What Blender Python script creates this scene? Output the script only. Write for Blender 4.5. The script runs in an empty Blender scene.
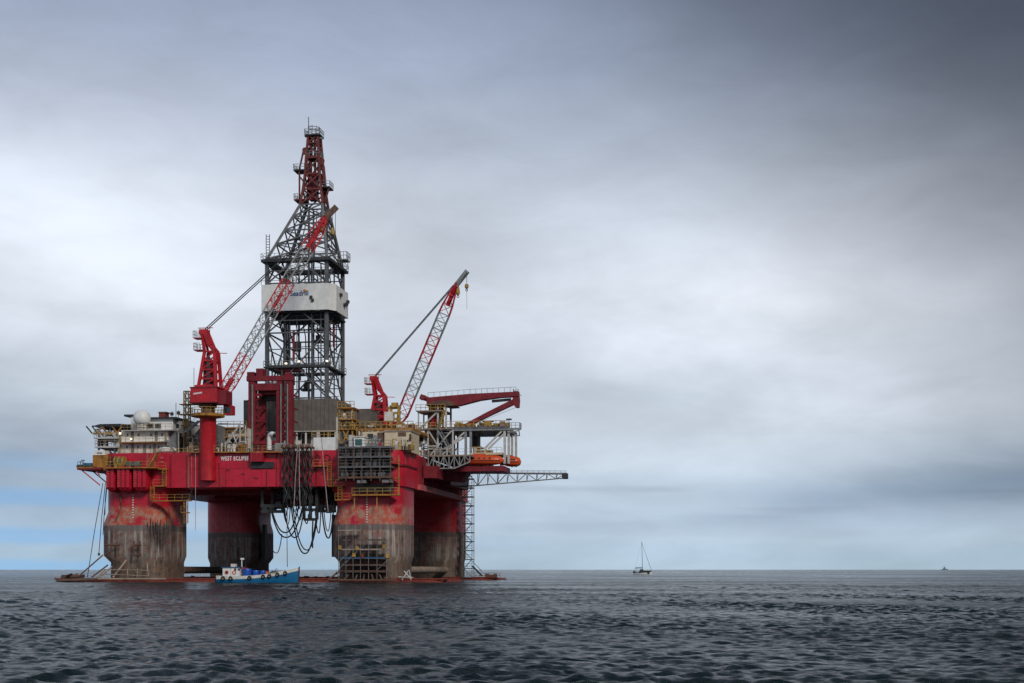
import bpy, math, random
import numpy as np
from mathutils import Vector, Matrix
R = math.radians
random.seed(7)
scene = bpy.context.scene
COL = scene.collection

# ------------------------------------------------------------------ camera
EYE = 2.3            # metres above the water
FPX = 1422.0         # 50 mm on a 36 mm sensor, 1024 px wide
HORIZON = 569.5
cam = bpy.data.cameras.new('camera'); camo = bpy.data.objects.new('camera', cam); COL.objects.link(camo)
camo.location = (0, 0, EYE); camo.rotation_euler = (R(90), 0, 0)
cam.lens = 50; cam.sensor_width = 36; cam.clip_start = 0.5; cam.clip_end = 60000
cam.shift_y = (HORIZON - 341.5) / 1024.0
scene.camera = camo

# ------------------------------------------------------------------ world: overcast over a Nishita sky
SUN_EL, SUN_AZ = R(33), R(150)     # azimuth from +Y towards +X: behind the camera, a little to the right
world = bpy.data.worlds.new('World'); scene.world = world; world.use_nodes = True
nt = world.node_tree; nt.nodes.clear()
class NG:
    def __init__(s, tree): s.t = tree
    def n(s, typ, ins=None, **kw):
        nd = s.t.nodes.new(typ)
        for k, v in kw.items(): setattr(nd, k, v)
        for k, v in (ins or {}).items():
            sock = nd.inputs[k]
            if isinstance(v, bpy.types.NodeSocket): s.t.links.new(v, sock)
            else:
                if isinstance(v, (tuple, list)) and len(v) == 3 and sock.type == 'RGBA': v = (*v, 1)
                sock.default_value = v
        return nd
    def m(s, op, a, b=0.0, c=0.0, clamp=False):
        return s.n('ShaderNodeMath', {0: a, 1: b, 2: c}, operation=op, use_clamp=clamp).outputs[0]
    def ss(s, x, e0, e1, lo=0.0, hi=1.0):
        return s.n('ShaderNodeMapRange', {0: x, 1: e0, 2: e1, 3: lo, 4: hi}, interpolation_type='SMOOTHSTEP').outputs[0]
    def mix(s, f, a, b, blend='MIX'):
        nd = s.n('ShaderNodeMix', data_type='RGBA', blend_type=blend)
        for i, v in ((0, f), (6, a), (7, b)):
            if isinstance(v, bpy.types.NodeSocket): s.t.links.new(v, nd.inputs[i])
            else: nd.inputs[i].default_value = (*v, 1) if isinstance(v, (tuple, list)) and len(v) == 3 else v
        return nd.outputs[2]
    def noise(s, vec, scale, detail=4.0, rough=0.55, dist=0.0):
        return s.n('ShaderNodeTexNoise', {'Vector': vec, 'Scale': scale, 'Detail': detail, 'Roughness': rough, 'Distortion': dist}).outputs[0]
    def mapv(s, vec, scale=(1, 1, 1), loc=(0, 0, 0), rot=(0, 0, 0)):
        return s.n('ShaderNodeMapping', {'Vector': vec, 'Location': loc, 'Rotation': rot, 'Scale': scale}).outputs[0]
    def ramp(s, x, stops):
        nd = s.n('ShaderNodeValToRGB', {0: x}); cr = nd.color_ramp
        while len(cr.elements) < len(stops): cr.elements.new(0.5)
        for e, (p, c) in zip(cr.elements, stops): e.position = p; e.color = (*c, 1)
        return nd.outputs[0]
def srgb(r, g, b):
    f = lambda v: ((v / 255 + 0.055) / 1.055) ** 2.4 if v > 10 else v / 255 / 12.92
    return (f(r), f(g), f(b))
g = NG(nt)
tc = g.n('ShaderNodeTexCoord').outputs['Generated']
sx = g.n('ShaderNodeSeparateXYZ', {0: tc}).outputs
# azimuth (radians, 0 = +Y) and elevation (tangent-like)
az = g.m('ARCTAN2', sx[0], sx[1]); el = g.m('ARCSINE', sx[2])
# clouds are seen edge-on, so they are long and flat towards the horizon
cvec = g.n('ShaderNodeCombineXYZ', {0: az, 1: el, 2: 0.0}).outputs[0]
big = g.noise(g.mapv(cvec, (2.3, 4.6, 1), (3.1, 0.4, 0)), 1.0, 4.0, 0.5, 0.5)
med = g.noise(g.mapv(cvec, (5.0, 15.0, 1), (0.7, 2.2, 0), (0, 0, R(6))), 1.0, 5.0, 0.55, 0.3)
fine = g.noise(g.mapv(cvec, (3.2, 44.0, 1), (1.7, 0.3, 0), (0, 0, R(-1.5))), 1.0, 3.0, 0.45, 0.1)
elw = g.m('ADD', el, g.m('MULTIPLY', g.m('SUBTRACT', med, 0.5), 0.04))
cloud = g.ramp(g.m('MULTIPLY', elw, 1.6), [
    (0.00, srgb(152, 171, 185)), (0.05, srgb(162, 178, 193)), (0.16, srgb(174, 183, 194)), (0.30, srgb(182, 190, 201)),
    (0.42, srgb(178, 186, 199)), (0.55, srgb(146, 157, 177)), (0.70, srgb(110, 122, 144)), (1.0, srgb(100, 111, 132))])
# the heavy cloud bank coming in from the right and overhead
edge = g.m('ADD', g.m('MULTIPLY', az, 0.9), g.m('MULTIPLY', el, 1.0))
edge = g.m('ADD', edge, g.m('MULTIPLY', g.m('SUBTRACT', big, 0.5), 0.30))
dark = g.ss(edge, 0.26, 0.70)
cloud = g.mix(g.m('MULTIPLY', dark, 0.86), cloud, srgb(44, 51, 63))
# uneven brightness inside the cloud deck
soft = g.noise(g.mapv(cvec, (11.0, 26.0, 1), (4.7, 1.2, 0), (0, 0, R(10))), 1.0, 5.0, 0.6, 0.6)
var = g.m('ADD', g.m('ADD', g.m('MULTIPLY', g.m('SUBTRACT', big, 0.5), 0.75), g.m('MULTIPLY', g.m('SUBTRACT', med, 0.5), 0.50)), g.m('MULTIPLY', g.m('SUBTRACT', soft, 0.5), 0.30))
cloud = g.mix(1.0, cloud, g.n('ShaderNodeCombineColor', {0: g.m('ADD', var, 1.0), 1: g.m('ADD', var, 1.0), 2: g.m('ADD', var, 1.0)}).outputs[0], 'MULTIPLY')
lump = None
for a0, e0, wa, we, amp in ((-0.28, 0.205, 0.17, 0.085, 0.21), (0.19, 0.185, 0.16, 0.055, 0.26), (-0.36, 0.085, 0.16, 0.05, -0.30), (0.33, 0.054, 0.17, 0.017, -0.42), (0.10, 0.125, 0.16, 0.022, -0.12), (0.05, 0.30, 0.16, 0.07, -0.10), (0.30, 0.115, 0.12, 0.02, 0.12), (0.02, 0.075, 0.2, 0.02, 0.06)):
    # thin (bright) and thick (dark) parts of the cloud deck, ragged by the noise
    da = g.m('DIVIDE', g.m('SUBTRACT', g.m('ADD', az, g.m('MULTIPLY', g.m('SUBTRACT', med, 0.5), 0.25)), a0), wa)
    de = g.m('DIVIDE', g.m('SUBTRACT', elw, e0), we)
    v_ = g.m('MULTIPLY', g.m('EXPONENT', g.m('MULTIPLY', g.m('ADD', g.m('MULTIPLY', da, da), g.m('MULTIPLY', de, de)), -1.0)), amp)
    lump = v_ if lump is None else g.m('ADD', lump, v_)
lf = g.m('ADD', lump, 1.0)
cloud = g.mix(1.0, cloud, g.n('ShaderNodeCombineColor', {0: g.m('MULTIPLY_ADD', lump, 1.12, 1.0), 1: lf, 2: g.m('MULTIPLY_ADD', lump, 0.86, 1.0)}).outputs[0], 'MULTIPLY')
# low slate bands close to the horizon
band = g.m('MULTIPLY', g.ss(fine, 0.47, 0.66), g.m('MULTIPLY', g.ss(el, 0.012, 0.05), g.ss(el, 0.105, 0.055)))
band = g.m('MULTIPLY', band, g.ss(az, -0.15, 0.30, 0.35, 1.0))
cloud = g.mix(g.m('MULTIPLY', band, 0.5), cloud, srgb(92, 103, 121))
# Nishita sky shows through thin gaps low on the left
sky = g.n('ShaderNodeTexSky', {0: g.n('ShaderNodeVectorMath', {0: tc, 1: (0, 0, 0.30)}, operation='ADD').outputs[0]}, sky_type='NISHITA', sun_disc=False, sun_elevation=SUN_EL, sun_rotation=SUN_AZ, air_density=1.0, dust_density=0.6, ozone_density=2.0)
skyc = g.mix(1.0, sky.outputs[0], (0.085, 0.115, 0.12), 'MULTIPLY')
gap = g.m('MULTIPLY', g.m('MULTIPLY', g.ss(el, 0.10, 0.045), g.ss(az, 0.05, -0.40, 0.06, 1.0)), g.ss(g.m('SINE', g.m('ADD', g.m('ADD', g.m('MULTIPLY', el, 262.0), g.m('MULTIPLY', az, 7.0)), g.m('MULTIPLY', med, 7.0))), -0.7, 1.0, 0.12, 0.60))
out = g.mix(gap, cloud, skyc)
bg = g.n('ShaderNodeBackground', {0: out, 1: 1.0})
g.n('ShaderNodeOutputWorld', {0: bg.outputs[0]})

# ------------------------------------------------------------------ sun (soft, overcast) and exposure
sl = bpy.data.lights.new('sun', 'SUN'); sl.energy = 1.5; sl.angle = R(14); sl.color = (1.0, 0.96, 0.9)
so = bpy.data.objects.new('sun', sl); COL.objects.link(so)
sd = Vector((math.sin(SUN_AZ) * math.cos(SUN_EL), math.cos(SUN_AZ) * math.cos(SUN_EL), math.sin(SUN_EL)))
so.rotation_euler = (-sd).to_track_quat('-Z', 'Y').to_euler(); so.location = sd * 200
vs = scene.view_settings; vs.view_transform = 'Standard'; vs.look = 'None'; vs.exposure = 0.43; vs.gamma = 1.0; vs.use_curve_mapping = False
scene.render.resolution_x, scene.render.resolution_y = 1024, 683

# ------------------------------------------------------------------ materials
RUST = (0.11, 0.045, 0.022)
def principled(name):
    m = bpy.data.materials.new(name); m.use_nodes = True
    t = m.node_tree; t.nodes.clear(); k = NG(t)
    p = k.n('ShaderNodeBsdfPrincipled'); k.n('ShaderNodeOutputMaterial', {0: p.outputs[0]})
    return m, k, p
def mat(name, base, rough=0.55, var=0.3, rust=0.25, metallic=0.0, scale=0.9, streak=0.25, rustcol=RUST):
    m, k, p = principled(name)
    pos = k.n('ShaderNodeNewGeometry').outputs['Position']
    a = k.noise(pos, scale, 5, 0.6); b = k.noise(k.mapv(pos, (2.2, 2.2, streak), (5, 3, 1)), 1.0, 5, 0.65)
    lo = tuple(c * (1 - var) for c in base); hi = tuple(min(1, c * (1 + var * 0.5)) for c in base)
    c = k.mix(k.ss(a, 0.3, 0.7), lo, hi)
    if rust > 0: c = k.mix(k.m('MULTIPLY', k.ss(b, 0.62 - 0.22 * rust, 0.80 - 0.1 * rust), min(1, rust * 1.8)), c, rustcol)
    k.t.links.new(c, p.inputs['Base Color'])
    p.inputs['Roughness'].default_value = rough; p.inputs['Metallic'].default_value = metallic
    bm = k.n('ShaderNodeBump', {'Strength': 0.25, 'Distance': 0.05, 'Height': k.noise(pos, 3.0, 3, 0.6)})
    k.t.links.new(bm.outputs[0], p.inputs['Normal'])
    return m
M = {}
M['red'] = mat('red_paint', (0.52, 0.008, 0.030), 0.45, 0.22, 0.12)
M['red_dark'] = mat('dark_red_paint', (0.21, 0.010, 0.020), 0.55, 0.35, 0.35)
M['crane_red'] = mat('crane_red_paint', (0.48, 0.010, 0.020), 0.45, 0.25, 0.12)
M['faded_red'] = mat('faded_red_paint', (0.48, 0.10, 0.10), 0.6, 0.25, 0.2)
M['rustred'] = mat('rusty_red_oxide', (0.20, 0.035, 0.022), 0.7, 0.4, 0.3)
M['brown'] = mat('rusty_brown_steel', (0.13, 0.07, 0.05), 0.75, 0.4, 0.35)
M['tan'] = mat('weathered_tan_steel', (0.34, 0.25, 0.19), 0.7, 0.3, 0.35)
M['derrick'] = mat('dark_galvanised_steel', (0.125, 0.13, 0.137), 0.55, 0.35, 0.15, 0.15)
M['crown'] = mat('red_brown_crown_steel', (0.17, 0.035, 0.03), 0.6, 0.35, 0.2)
M['steel'] = mat('grey_galvanised_steel', (0.27, 0.28, 0.28), 0.5, 0.25, 0.15, 0.2)
M['dark'] = mat('dark_machinery', (0.035, 0.036, 0.038), 0.6, 0.4, 0.2)
M['black'] = mat('black_rubber', (0.014, 0.014, 0.015), 0.6, 0.3, 0.0)
M['white'] = mat('white_paint', (0.76, 0.76, 0.74), 0.5, 0.12, 0.06)
M['dirtywhite'] = mat('weathered_white_paint', (0.68, 0.65, 0.59), 0.6, 0.22, 0.30, rustcol=(0.30, 0.17, 0.07))
M['frame_white'] = mat('white_frame_paint', (0.50, 0.49, 0.46), 0.55, 0.2, 0.25, rustcol=(0.25, 0.14, 0.07))
M['cream'] = mat('cream_paint', (0.62, 0.52, 0.36), 0.6, 0.15, 0.12)
M['windwall'] = mat('grey_brown_cladding', (0.15, 0.128, 0.112), 0.7, 0.2, 0.1)
M['grey'] = mat('mid_grey_paint', (0.20, 0.20, 0.205), 0.6, 0.25, 0.2)
M['yellow'] = mat('safety_yellow_paint', (0.42, 0.26, 0.055), 0.6, 0.4, 0.5, rustcol=(0.15, 0.075, 0.03))
M['ochre'] = mat('ochre_yellow_paint', (0.40, 0.18, 0.025), 0.6, 0.4, 0.5, rustcol=(0.13, 0.06, 0.025))
M['orange'] = mat('orange_lifeboat_shell', (0.62, 0.085, 0.02), 0.4, 0.15, 0.05)
M['blue'] = mat('blue_plastic', (0.008, 0.085, 0.42), 0.4, 0.15, 0.0)
M['hullblue'] = mat('blue_boat_paint', (0.006, 0.13, 0.29), 0.4, 0.2, 0.08)
M['tarp'] = mat('blue_tarpaulin', (0.02, 0.10, 0.22), 0.6, 0.25, 0.0)
M['teal'] = mat('teal_glass', (0.02, 0.10, 0.095), 0.15, 0.2, 0.0)
M['glass'] = mat('dark_window_glass', (0.02, 0.03, 0.04), 0.1, 0.2, 0.0)
M['rope'] = mat('grey_rope', (0.16, 0.14, 0.14), 0.8, 0.2, 0.0)
M['pinkrope'] = mat('pale_rope', (0.42, 0.32, 0.32), 0.8, 0.2, 0.0)
M['net'] = mat('grey_green_netting', (0.09, 0.12, 0.11), 0.85, 0.4, 0.0)
M['textwhite'] = mat('white_lettering', (0.8, 0.8, 0.8), 0.5, 0.05, 0.0)
M['textblue'] = mat('blue_lettering', (0.02, 0.07, 0.22), 0.5, 0.05, 0.0)
M['textorange'] = mat('orange_emblem', (0.75, 0.25, 0.03), 0.5, 0.05, 0.0)
M['farship'] = mat('haze_paled_ship_grey', (0.17, 0.21, 0.23), 0.7, 0.2, 0.0)  # distance haze is mixed into this colour: paler and bluer than the ship itself
def lamp_mat():
    m, k, p = principled('lit_floodlight')
    p.inputs['Base Color'].default_value = (1, 0.9, 0.7, 1); p.inputs['Emission Color'].default_value = (1, 0.83, 0.55, 1); p.inputs['Emission Strength'].default_value = 1.3
    return m
M['lamp'] = lamp_mat()

def hull_mat(worn_amt=0.9, name='column_hull_paint'):
    # painted columns: crimson topsides, worn band, weathered boot-topping with scale and growth (object z = height above the water)
    m, k, p = principled(name)
    ob = k.n('ShaderNodeTexCoord').outputs['Object']; z = k.n('ShaderNodeSeparateXYZ', {0: ob}).outputs[2]
    n1 = k.noise(ob, 0.35, 5, 0.6, 0.6); n2 = k.noise(k.mapv(ob, (1, 1, 1), (9, 4, 2)), 1.1, 6, 0.65, 0.4)
    st = k.noise(k.mapv(ob, (1.5, 1.5, 0.07), (2, 7, 0)), 1.0, 5, 0.6); st2 = k.noise(k.mapv(ob, (1.1, 1.1, 0.05), (12, 3, 3)), 1.0, 6, 0.7)
    red = k.mix(k.ss(n2, 0.3, 0.75), (0.40, 0.008, 0.022), (0.55, 0.012, 0.036))
    red = k.mix(k.m('MULTIPLY', k.ss(st, 0.58, 0.74), 0.55), red, (0.46, 0.13, 0.11))
    red = k.mix(k.m('MULTIPLY', k.ss(st2, 0.62, 0.74), 0.5), red, (0.13, 0.03, 0.02))
    # salmon and bare patches just above the boot line
    worn = k.m('MULTIPLY', k.m('MULTIPLY', k.ss(z, 14.4, 13.2), k.ss(n1, 0.36, 0.52)), worn_amt)
    wc = k.mix(k.ss(n2, 0.42, 0.6), (0.50, 0.10, 0.05), (0.38, 0.27, 0.19))
    red = k.mix(worn, red, wc)
    low = k.mix(k.ss(n1, 0.36, 0.62), (0.16, 0.11, 0.09), (0.29, 0.245, 0.215))
    low = k.mix(k.m('MULTIPLY', k.ss(n2, 0.44, 0.64), 0.7), low, (0.17, 0.055, 0.04))
    low = k.mix(k.m('MULTIPLY', k.ss(st, 0.49, 0.66), 0.8), low, (0.46, 0.43, 0.38))
    low = k.mix(k.m('MULTIPLY', k.ss(st2, 0.54, 0.64), 0.75), low, (0.035, 0.028, 0.024))
    low = k.mix(k.m('MULTIPLY', k.m('MULTIPLY', k.ss(n1, 0.50, 0.62), k.ss(z, 5.0, 8.0)), 0.55), low, (0.26, 0.045, 0.035))
    growth = k.m('MULTIPLY', k.ss(k.m('ADD', z, k.m('MULTIPLY', n2, 3.0)), 7.2, 4.6), 0.75)
    low = k.mix(growth, low, k.mix(k.ss(n2, 0.4, 0.6), (0.06, 0.046, 0.033), (0.18, 0.12, 0.08)))
    zz = k.m('ADD', k.m('ADD', z, k.m('MULTIPLY', k.m('SUBTRACT', n2, 0.5), 1.1)), k.m('MULTIPLY', k.m('SUBTRACT', st, 0.5), 1.6))
    col = k.mix(k.ss(zz, 10.35, 10.55), low, red)
    bandm = k.m('MULTIPLY', k.m('MULTIPLY', k.ss(z, 9.3, 9.5), k.ss(z, 10.5, 10.4)), 0.6)
    col = k.mix(bandm, col, (0.10, 0.095, 0.09))
    k.t.links.new(col, p.inputs['Base Color'])
    k.t.links.new(k.ss(zz, 10.3, 10.6, 0.75, 0.45), p.inputs['Roughness'])
    bm = k.n('ShaderNodeBump', {'Strength': 0.4, 'Distance': 0.12, 'Height': k.noise(ob, 0.8, 5, 0.6)}); k.t.links.new(bm.outputs[0], p.inputs['Normal'])
    return m
M['hull'] = hull_mat()
M['hull_fresh'] = hull_mat(0.18, 'less_worn_column_paint')
def plate_mat():
    m, k, p = principled('deck_box_crimson_paint')
    ob = k.n('ShaderNodeNewGeometry').outputs['Position']
    n1 = k.noise(ob, 0.22, 5, 0.6, 0.5); n2 = k.noise(ob, 1.4, 5, 0.6)
    st = k.noise(k.mapv(ob, (0.8, 0.8, 0.05), (4, 1, 0)), 1.0, 5, 0.6); st2 = k.noise(k.mapv(ob, (2.6, 2.6, 0.10), (1, 9, 0)), 1.0, 5, 0.65)
    c = k.mix(k.ss(n1, 0.3, 0.7), (0.42, 0.006, 0.022), (0.60, 0.009, 0.038))
    c = k.mix(k.m('MULTIPLY', k.ss(n2, 0.45, 0.8), 0.35), c, (0.33, 0.010, 0.025))
    c = k.mix(k.m('MULTIPLY', k.ss(st, 0.59, 0.70), 0.7), c, (0.27, 0.17, 0.13))
    c = k.mix(k.m('MULTIPLY', k.ss(st2, 0.56, 0.70), 0.7), c, (0.18, 0.022, 0.022))
    k.t.links.new(c, p.inputs['Base Color']); p.inputs['Roughness'].default_value = 0.45
    bm = k.n('ShaderNodeBump', {'Strength': 0.6, 'Distance': 0.18, 'Height': k.noise(ob, 0.8, 4, 0.55)}); k.t.links.new(bm.outputs[0], p.inputs['Normal'])
    return m
M['plate'] = plate_mat()

# ------------------------------------------------------------------ rig frame
# u = along the front of the platform to the right, v = away from the viewer, z = up; origin amidships at the water
TH = R(-8.5); ORG = (-43.3, 292.3)
CT, ST = math.cos(TH), math.sin(TH)
UC = CT * -ORG[0] + ST * -ORG[1]; VC = -ST * -ORG[0] + CT * -ORG[1]
def W(u, v, z=0.0): return Vector((ORG[0] + CT * u - ST * v, ORG[1] + ST * u + CT * v, z))
def at(x, y, v):
    """survey: the point of the vertical plane at depth v that the photograph shows at pixel x, y (u, v, z in metres)"""
    a = (x - 512) / FPX; d = (HORIZON - y) / FPX
    t = (v - VC) / (-ST * a + CT)
    return Vector((UC + t * (CT * a + ST), v, EYE + t * d))

# ------------------------------------------------------------------ mesh helpers
BASE = {}
def root_of(o):
    while o.parent: o = o.parent
    return o
class MB:
    def __init__(s): s.v = []; s.f = []
    def add(s, vs, fs):
        o = len(s.v); s.v += [tuple(p) for p in vs]; s.f += [tuple(i + o for i in f) for f in fs]; return s
    def box(s, a, b):
        x0, x1 = sorted((a[0], b[0])); y0, y1 = sorted((a[1], b[1])); z0, z1 = sorted((a[2], b[2]))
        return s.add([(x0, y0, z0), (x1, y0, z0), (x1, y1, z0), (x0, y1, z0), (x0, y0, z1), (x1, y0, z1), (x1, y1, z1), (x0, y1, z1)],
                     [(0, 3, 2, 1), (4, 5, 6, 7), (0, 1, 5, 4), (1, 2, 6, 5), (2, 3, 7, 6), (3, 0, 4, 7)])
    def pbox(s, x0, y0, x1, y1, v0, depth):
        a = at(x0, y0, v0); b = at(x1, y1, v0); return s.box((a.x, v0, a.z), (b.x, v0 + depth, b.z))
    def beam(s, p, q, w, h=None, up=Vector((0, 0, 1))):
        p, q = Vector(p), Vector(q); d = q - p
        if d.length < 1e-6: return s
        d.normalize(); h = h or w
        if abs(d.dot(up)) > 0.98: up = Vector((0, 1, 0))
        a = d.cross(up).normalized() * (w / 2); b = a.cross(d).normalized() * (h / 2)
        vs = [e + i * a + j * b for e in (p, q) for i, j in ((-1, -1), (1, -1), (1, 1), (-1, 1))]
        return s.add(vs, [(0, 1, 2, 3), (7, 6, 5, 4), (0, 4, 5, 1), (1, 5, 6, 2), (2, 6, 7, 3), (3, 7, 4, 0)])
    def tube(s, pts, r, n=6, cap=True):
        pts = [Vector(p) for p in pts]; rs = r if isinstance(r, (list, tuple)) else [r] * len(pts); rings = []
        up = Vector((0, 0, 1)); prev = None
        for i, p in enumerate(pts):
            d = (pts[min(i + 1, len(pts) - 1)] - pts[max(i - 1, 0)]).normalized()
            if prev is None: a = d.cross(up if abs(d.z) < 0.95 else Vector((0, 1, 0))).normalized()
            else:
                a = prev - d * prev.dot(d)
                a = a.normalized() if a.length > 1e-5 else d.orthogonal().normalized()
            prev = a; b = d.cross(a)
            rings.append([p + (a * math.cos(2 * math.pi * j / n) + b * math.sin(2 * math.pi * j / n)) * rs[i] for j in range(n)])
        return s.loft(rings, cap)
    def loft(s, rings, cap=True):
        n = len(rings[0]); vs = [p for r in rings for p in r]; fs = []
        for i in range(len(rings) - 1):
            for j in range(n): fs.append((i * n + j, i * n + (j + 1) % n, (i + 1) * n + (j + 1) % n, (i + 1) * n + j))
        if cap: fs.append(tuple(range(n - 1, -1, -1))); fs.append(tuple((len(rings) - 1) * n + j for j in range(n)))
        return s.add(vs, fs)
    def lathe(s, c, prof, n=16):
        return s.loft([[(c[0] + r * math.cos(2 * math.pi * j / n), c[1] + r * math.sin(2 * math.pi * j / n), c[2] + z) for j in range(n)] for r, z in prof])
    def ball(s, c, r, n=16, sq=1.0):
        m = n // 2
        return s.lathe(c, [(max(0.01, r * math.sin(math.pi * i / m)), -r * sq * math.cos(math.pi * i / m)) for i in range(m + 1)], n)
    def prism(s, outline, y0, y1):
        """outline in the u-z plane, extruded along v"""
        return s.loft([[(x, y0, z) for x, z in outline], [(x, y1, z) for x, z in outline]])
    def torus(s, c, ax, R0, r, n=14, k=6):
        ax = Vector(ax).normalized(); a = ax.orthogonal().normalized(); b = ax.cross(a); c = Vector(c)
        rings = []
        for i in range(n + 1):
            d = a * math.cos(2 * math.pi * i / n) + b * math.sin(2 * math.pi * i / n)
            rings.append([c + d * (R0 + r * math.cos(2 * math.pi * j / k)) + ax * r * math.sin(2 * math.pi * j / k) for j in range(k)])
        return s.loft(rings, False)
    def rail(s, pts, h=1.1, step=1.6, w=0.07, mids=2):
        pts = [Vector(p) for p in pts]
        for a, b in zip(pts, pts[1:]):
            L = (b - a).length; n = max(1, int(round(L / step)))
            for i in range(n + 1):
                p = a.lerp(b, i / n); s.beam(p, p + Vector((0, 0, h)), w)
            for j in range(mids):
                z = Vector((0, 0, h * (j + 1) / mids)); s.beam(a + z, b + z, w)
        return s
    def stair(s, p, q, w=0.9, axis='v', t=0.12, step=0.3):
        p, q = Vector(p), Vector(q); off = Vector((0, w / 2, 0)) if axis == 'v' else Vector((w / 2, 0, 0))
        for k in (-1, 1):
            s.beam(p + k * off, q + k * off, t, 0.25); s.beam(p + k * off + Vector((0, 0, 1)), q + k * off + Vector((0, 0, 1)), 0.06)
        n = max(3, int(abs(q.z - p.z) / step))
        for i in range(n + 1):
            c = p.lerp(q, i / n); s.box(c - off - Vector((0.12, 0.12, 0.03)), c + off + Vector((0.12, 0.12, 0.03)))
        return s
    def build(s, name, material, parent=None, smooth=None, kind=None):
        base = BASE.get(root_of(parent).name, Vector()) if parent else Vector()
        me = bpy.data.meshes.new(name); me.from_pydata([tuple(Vector(p) - base) for p in s.v], [], s.f); me.update()
        me.materials.append(M[material] if isinstance(material, str) else material)
        if smooth:
            me.polygons.foreach_set('use_smooth', [True] * len(me.polygons)); me.set_sharp_from_angle(angle=R(smooth))
        o = bpy.data.objects.new(name, me); COL.objects.link(o)
        if parent: o.parent = parent
        if kind: o['kind'] = kind
        return o
def tag(o, label, cat, group=None):
    o['label'] = label; o['category'] = cat
    if group: o['group'] = group
    return o
def thing(name, label, cat, base=(0, 0, 0), group=None, world=None, rotz=None):
    """an Empty at the thing's base; rig things take rig coordinates, others their own local ones"""
    o = bpy.data.objects.new(name, None); COL.objects.link(o); o.empty_display_size = 1.0
    if world is None: o.location = W(*base); o.rotation_euler.z = TH; BASE[o.name] = Vector(base)
    else: o.location = world; o.rotation_euler.z = rotz or 0.0; BASE[o.name] = Vector()
    return tag(o, label, cat, group)
UNIT = {}
def unit_mesh(material, shape):
    if (material, shape) not in UNIT:
        b = MB()
        if shape == 'beam': b.box((-.5, -.5, 0), (.5, .5, 1))
        else: b.tube([(0, 0, 0), (0, 0, 1)], .5, 8)
        me = bpy.data.meshes.new(shape); me.from_pydata(b.v, [], b.f); me.materials.append(M[material])
        if shape == 'pipe':
            me.polygons.foreach_set('use_smooth', [True] * len(me.polygons)); me.set_sharp_from_angle(angle=R(50))
        UNIT[(material, shape)] = me
    return UNIT[(material, shape)]
def member(name, p, q, w, material, parent, h=None, shape='beam'):
    """one steel member from p to q: an object of its own that shares its mesh"""
    base = BASE.get(root_of(parent).name, Vector()); p = Vector(p) - base; q = Vector(q) - base; d = q - p; L = d.length
    z = d.normalized(); up = Vector((0, 0, 1)) if abs(z.z) < 0.98 else Vector((0, 1, 0))
    x = up.cross(z).normalized(); y = z.cross(x); h = h or w
    m = Matrix(((x.x * w, y.x * h, z.x * L, p.x), (x.y * w, y.y * h, z.y * L, p.y), (x.z * w, y.z * h, z.z * L, p.z), (0, 0, 0, 1)))
    o = bpy.data.objects.new(name, unit_mesh(material, shape)); COL.objects.link(o); o.parent = parent
    o.matrix_local = m
    return o
def rrect(u0, u1, v0, v1, z, r, n=6):
    r = min(r, (u1 - u0) / 2 - .01, (v1 - v0) / 2 - .01); out = []
    for cx, cy, a0 in ((u1 - r, v0 + r, -90), (u1 - r, v1 - r, 0), (u0 + r, v1 - r, 90), (u0 + r, v0 + r, 180)):
        for i in range(n + 1):
            a = R(a0 + 90 * i / n); out.append((cx + r * math.cos(a), cy + r * math.sin(a), z))
    return out
def text_mesh(txt, size, material, name, parent, loc, spacing=1.0, bold=0.0, stretch=1.0, depth=0.02):
    """raised lettering on a face looking towards -v; loc = left end of the base line (rig or local coordinates)"""
    cu = bpy.data.curves.new(name, 'FONT'); cu.body = txt; cu.size = size; cu.space_character = spacing; cu.offset = bold; cu.extrude = depth
    cu.resolution_u = 3
    tmp = bpy.data.objects.new(name + '_curve', cu); COL.objects.link(tmp)
    dg = bpy.context.evaluated_depsgraph_get(); me = bpy.data.meshes.new_from_object(tmp.evaluated_get(dg))
    bpy.data.objects.remove(tmp); bpy.data.curves.remove(cu)
    base = BASE.get(root_of(parent).name, Vector()); L = Vector(loc) - base
    me.transform(Matrix(((stretch, 0, 0, L.x), (0, 0, -1, L.y), (0, 1, 0, L.z), (0, 0, 0, 1))))
    me.materials.clear(); me.materials.append(M[material]); me.name = name
    o = bpy.data.objects.new(name, me); COL.objects.link(o); o.parent = parent
    return o

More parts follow.
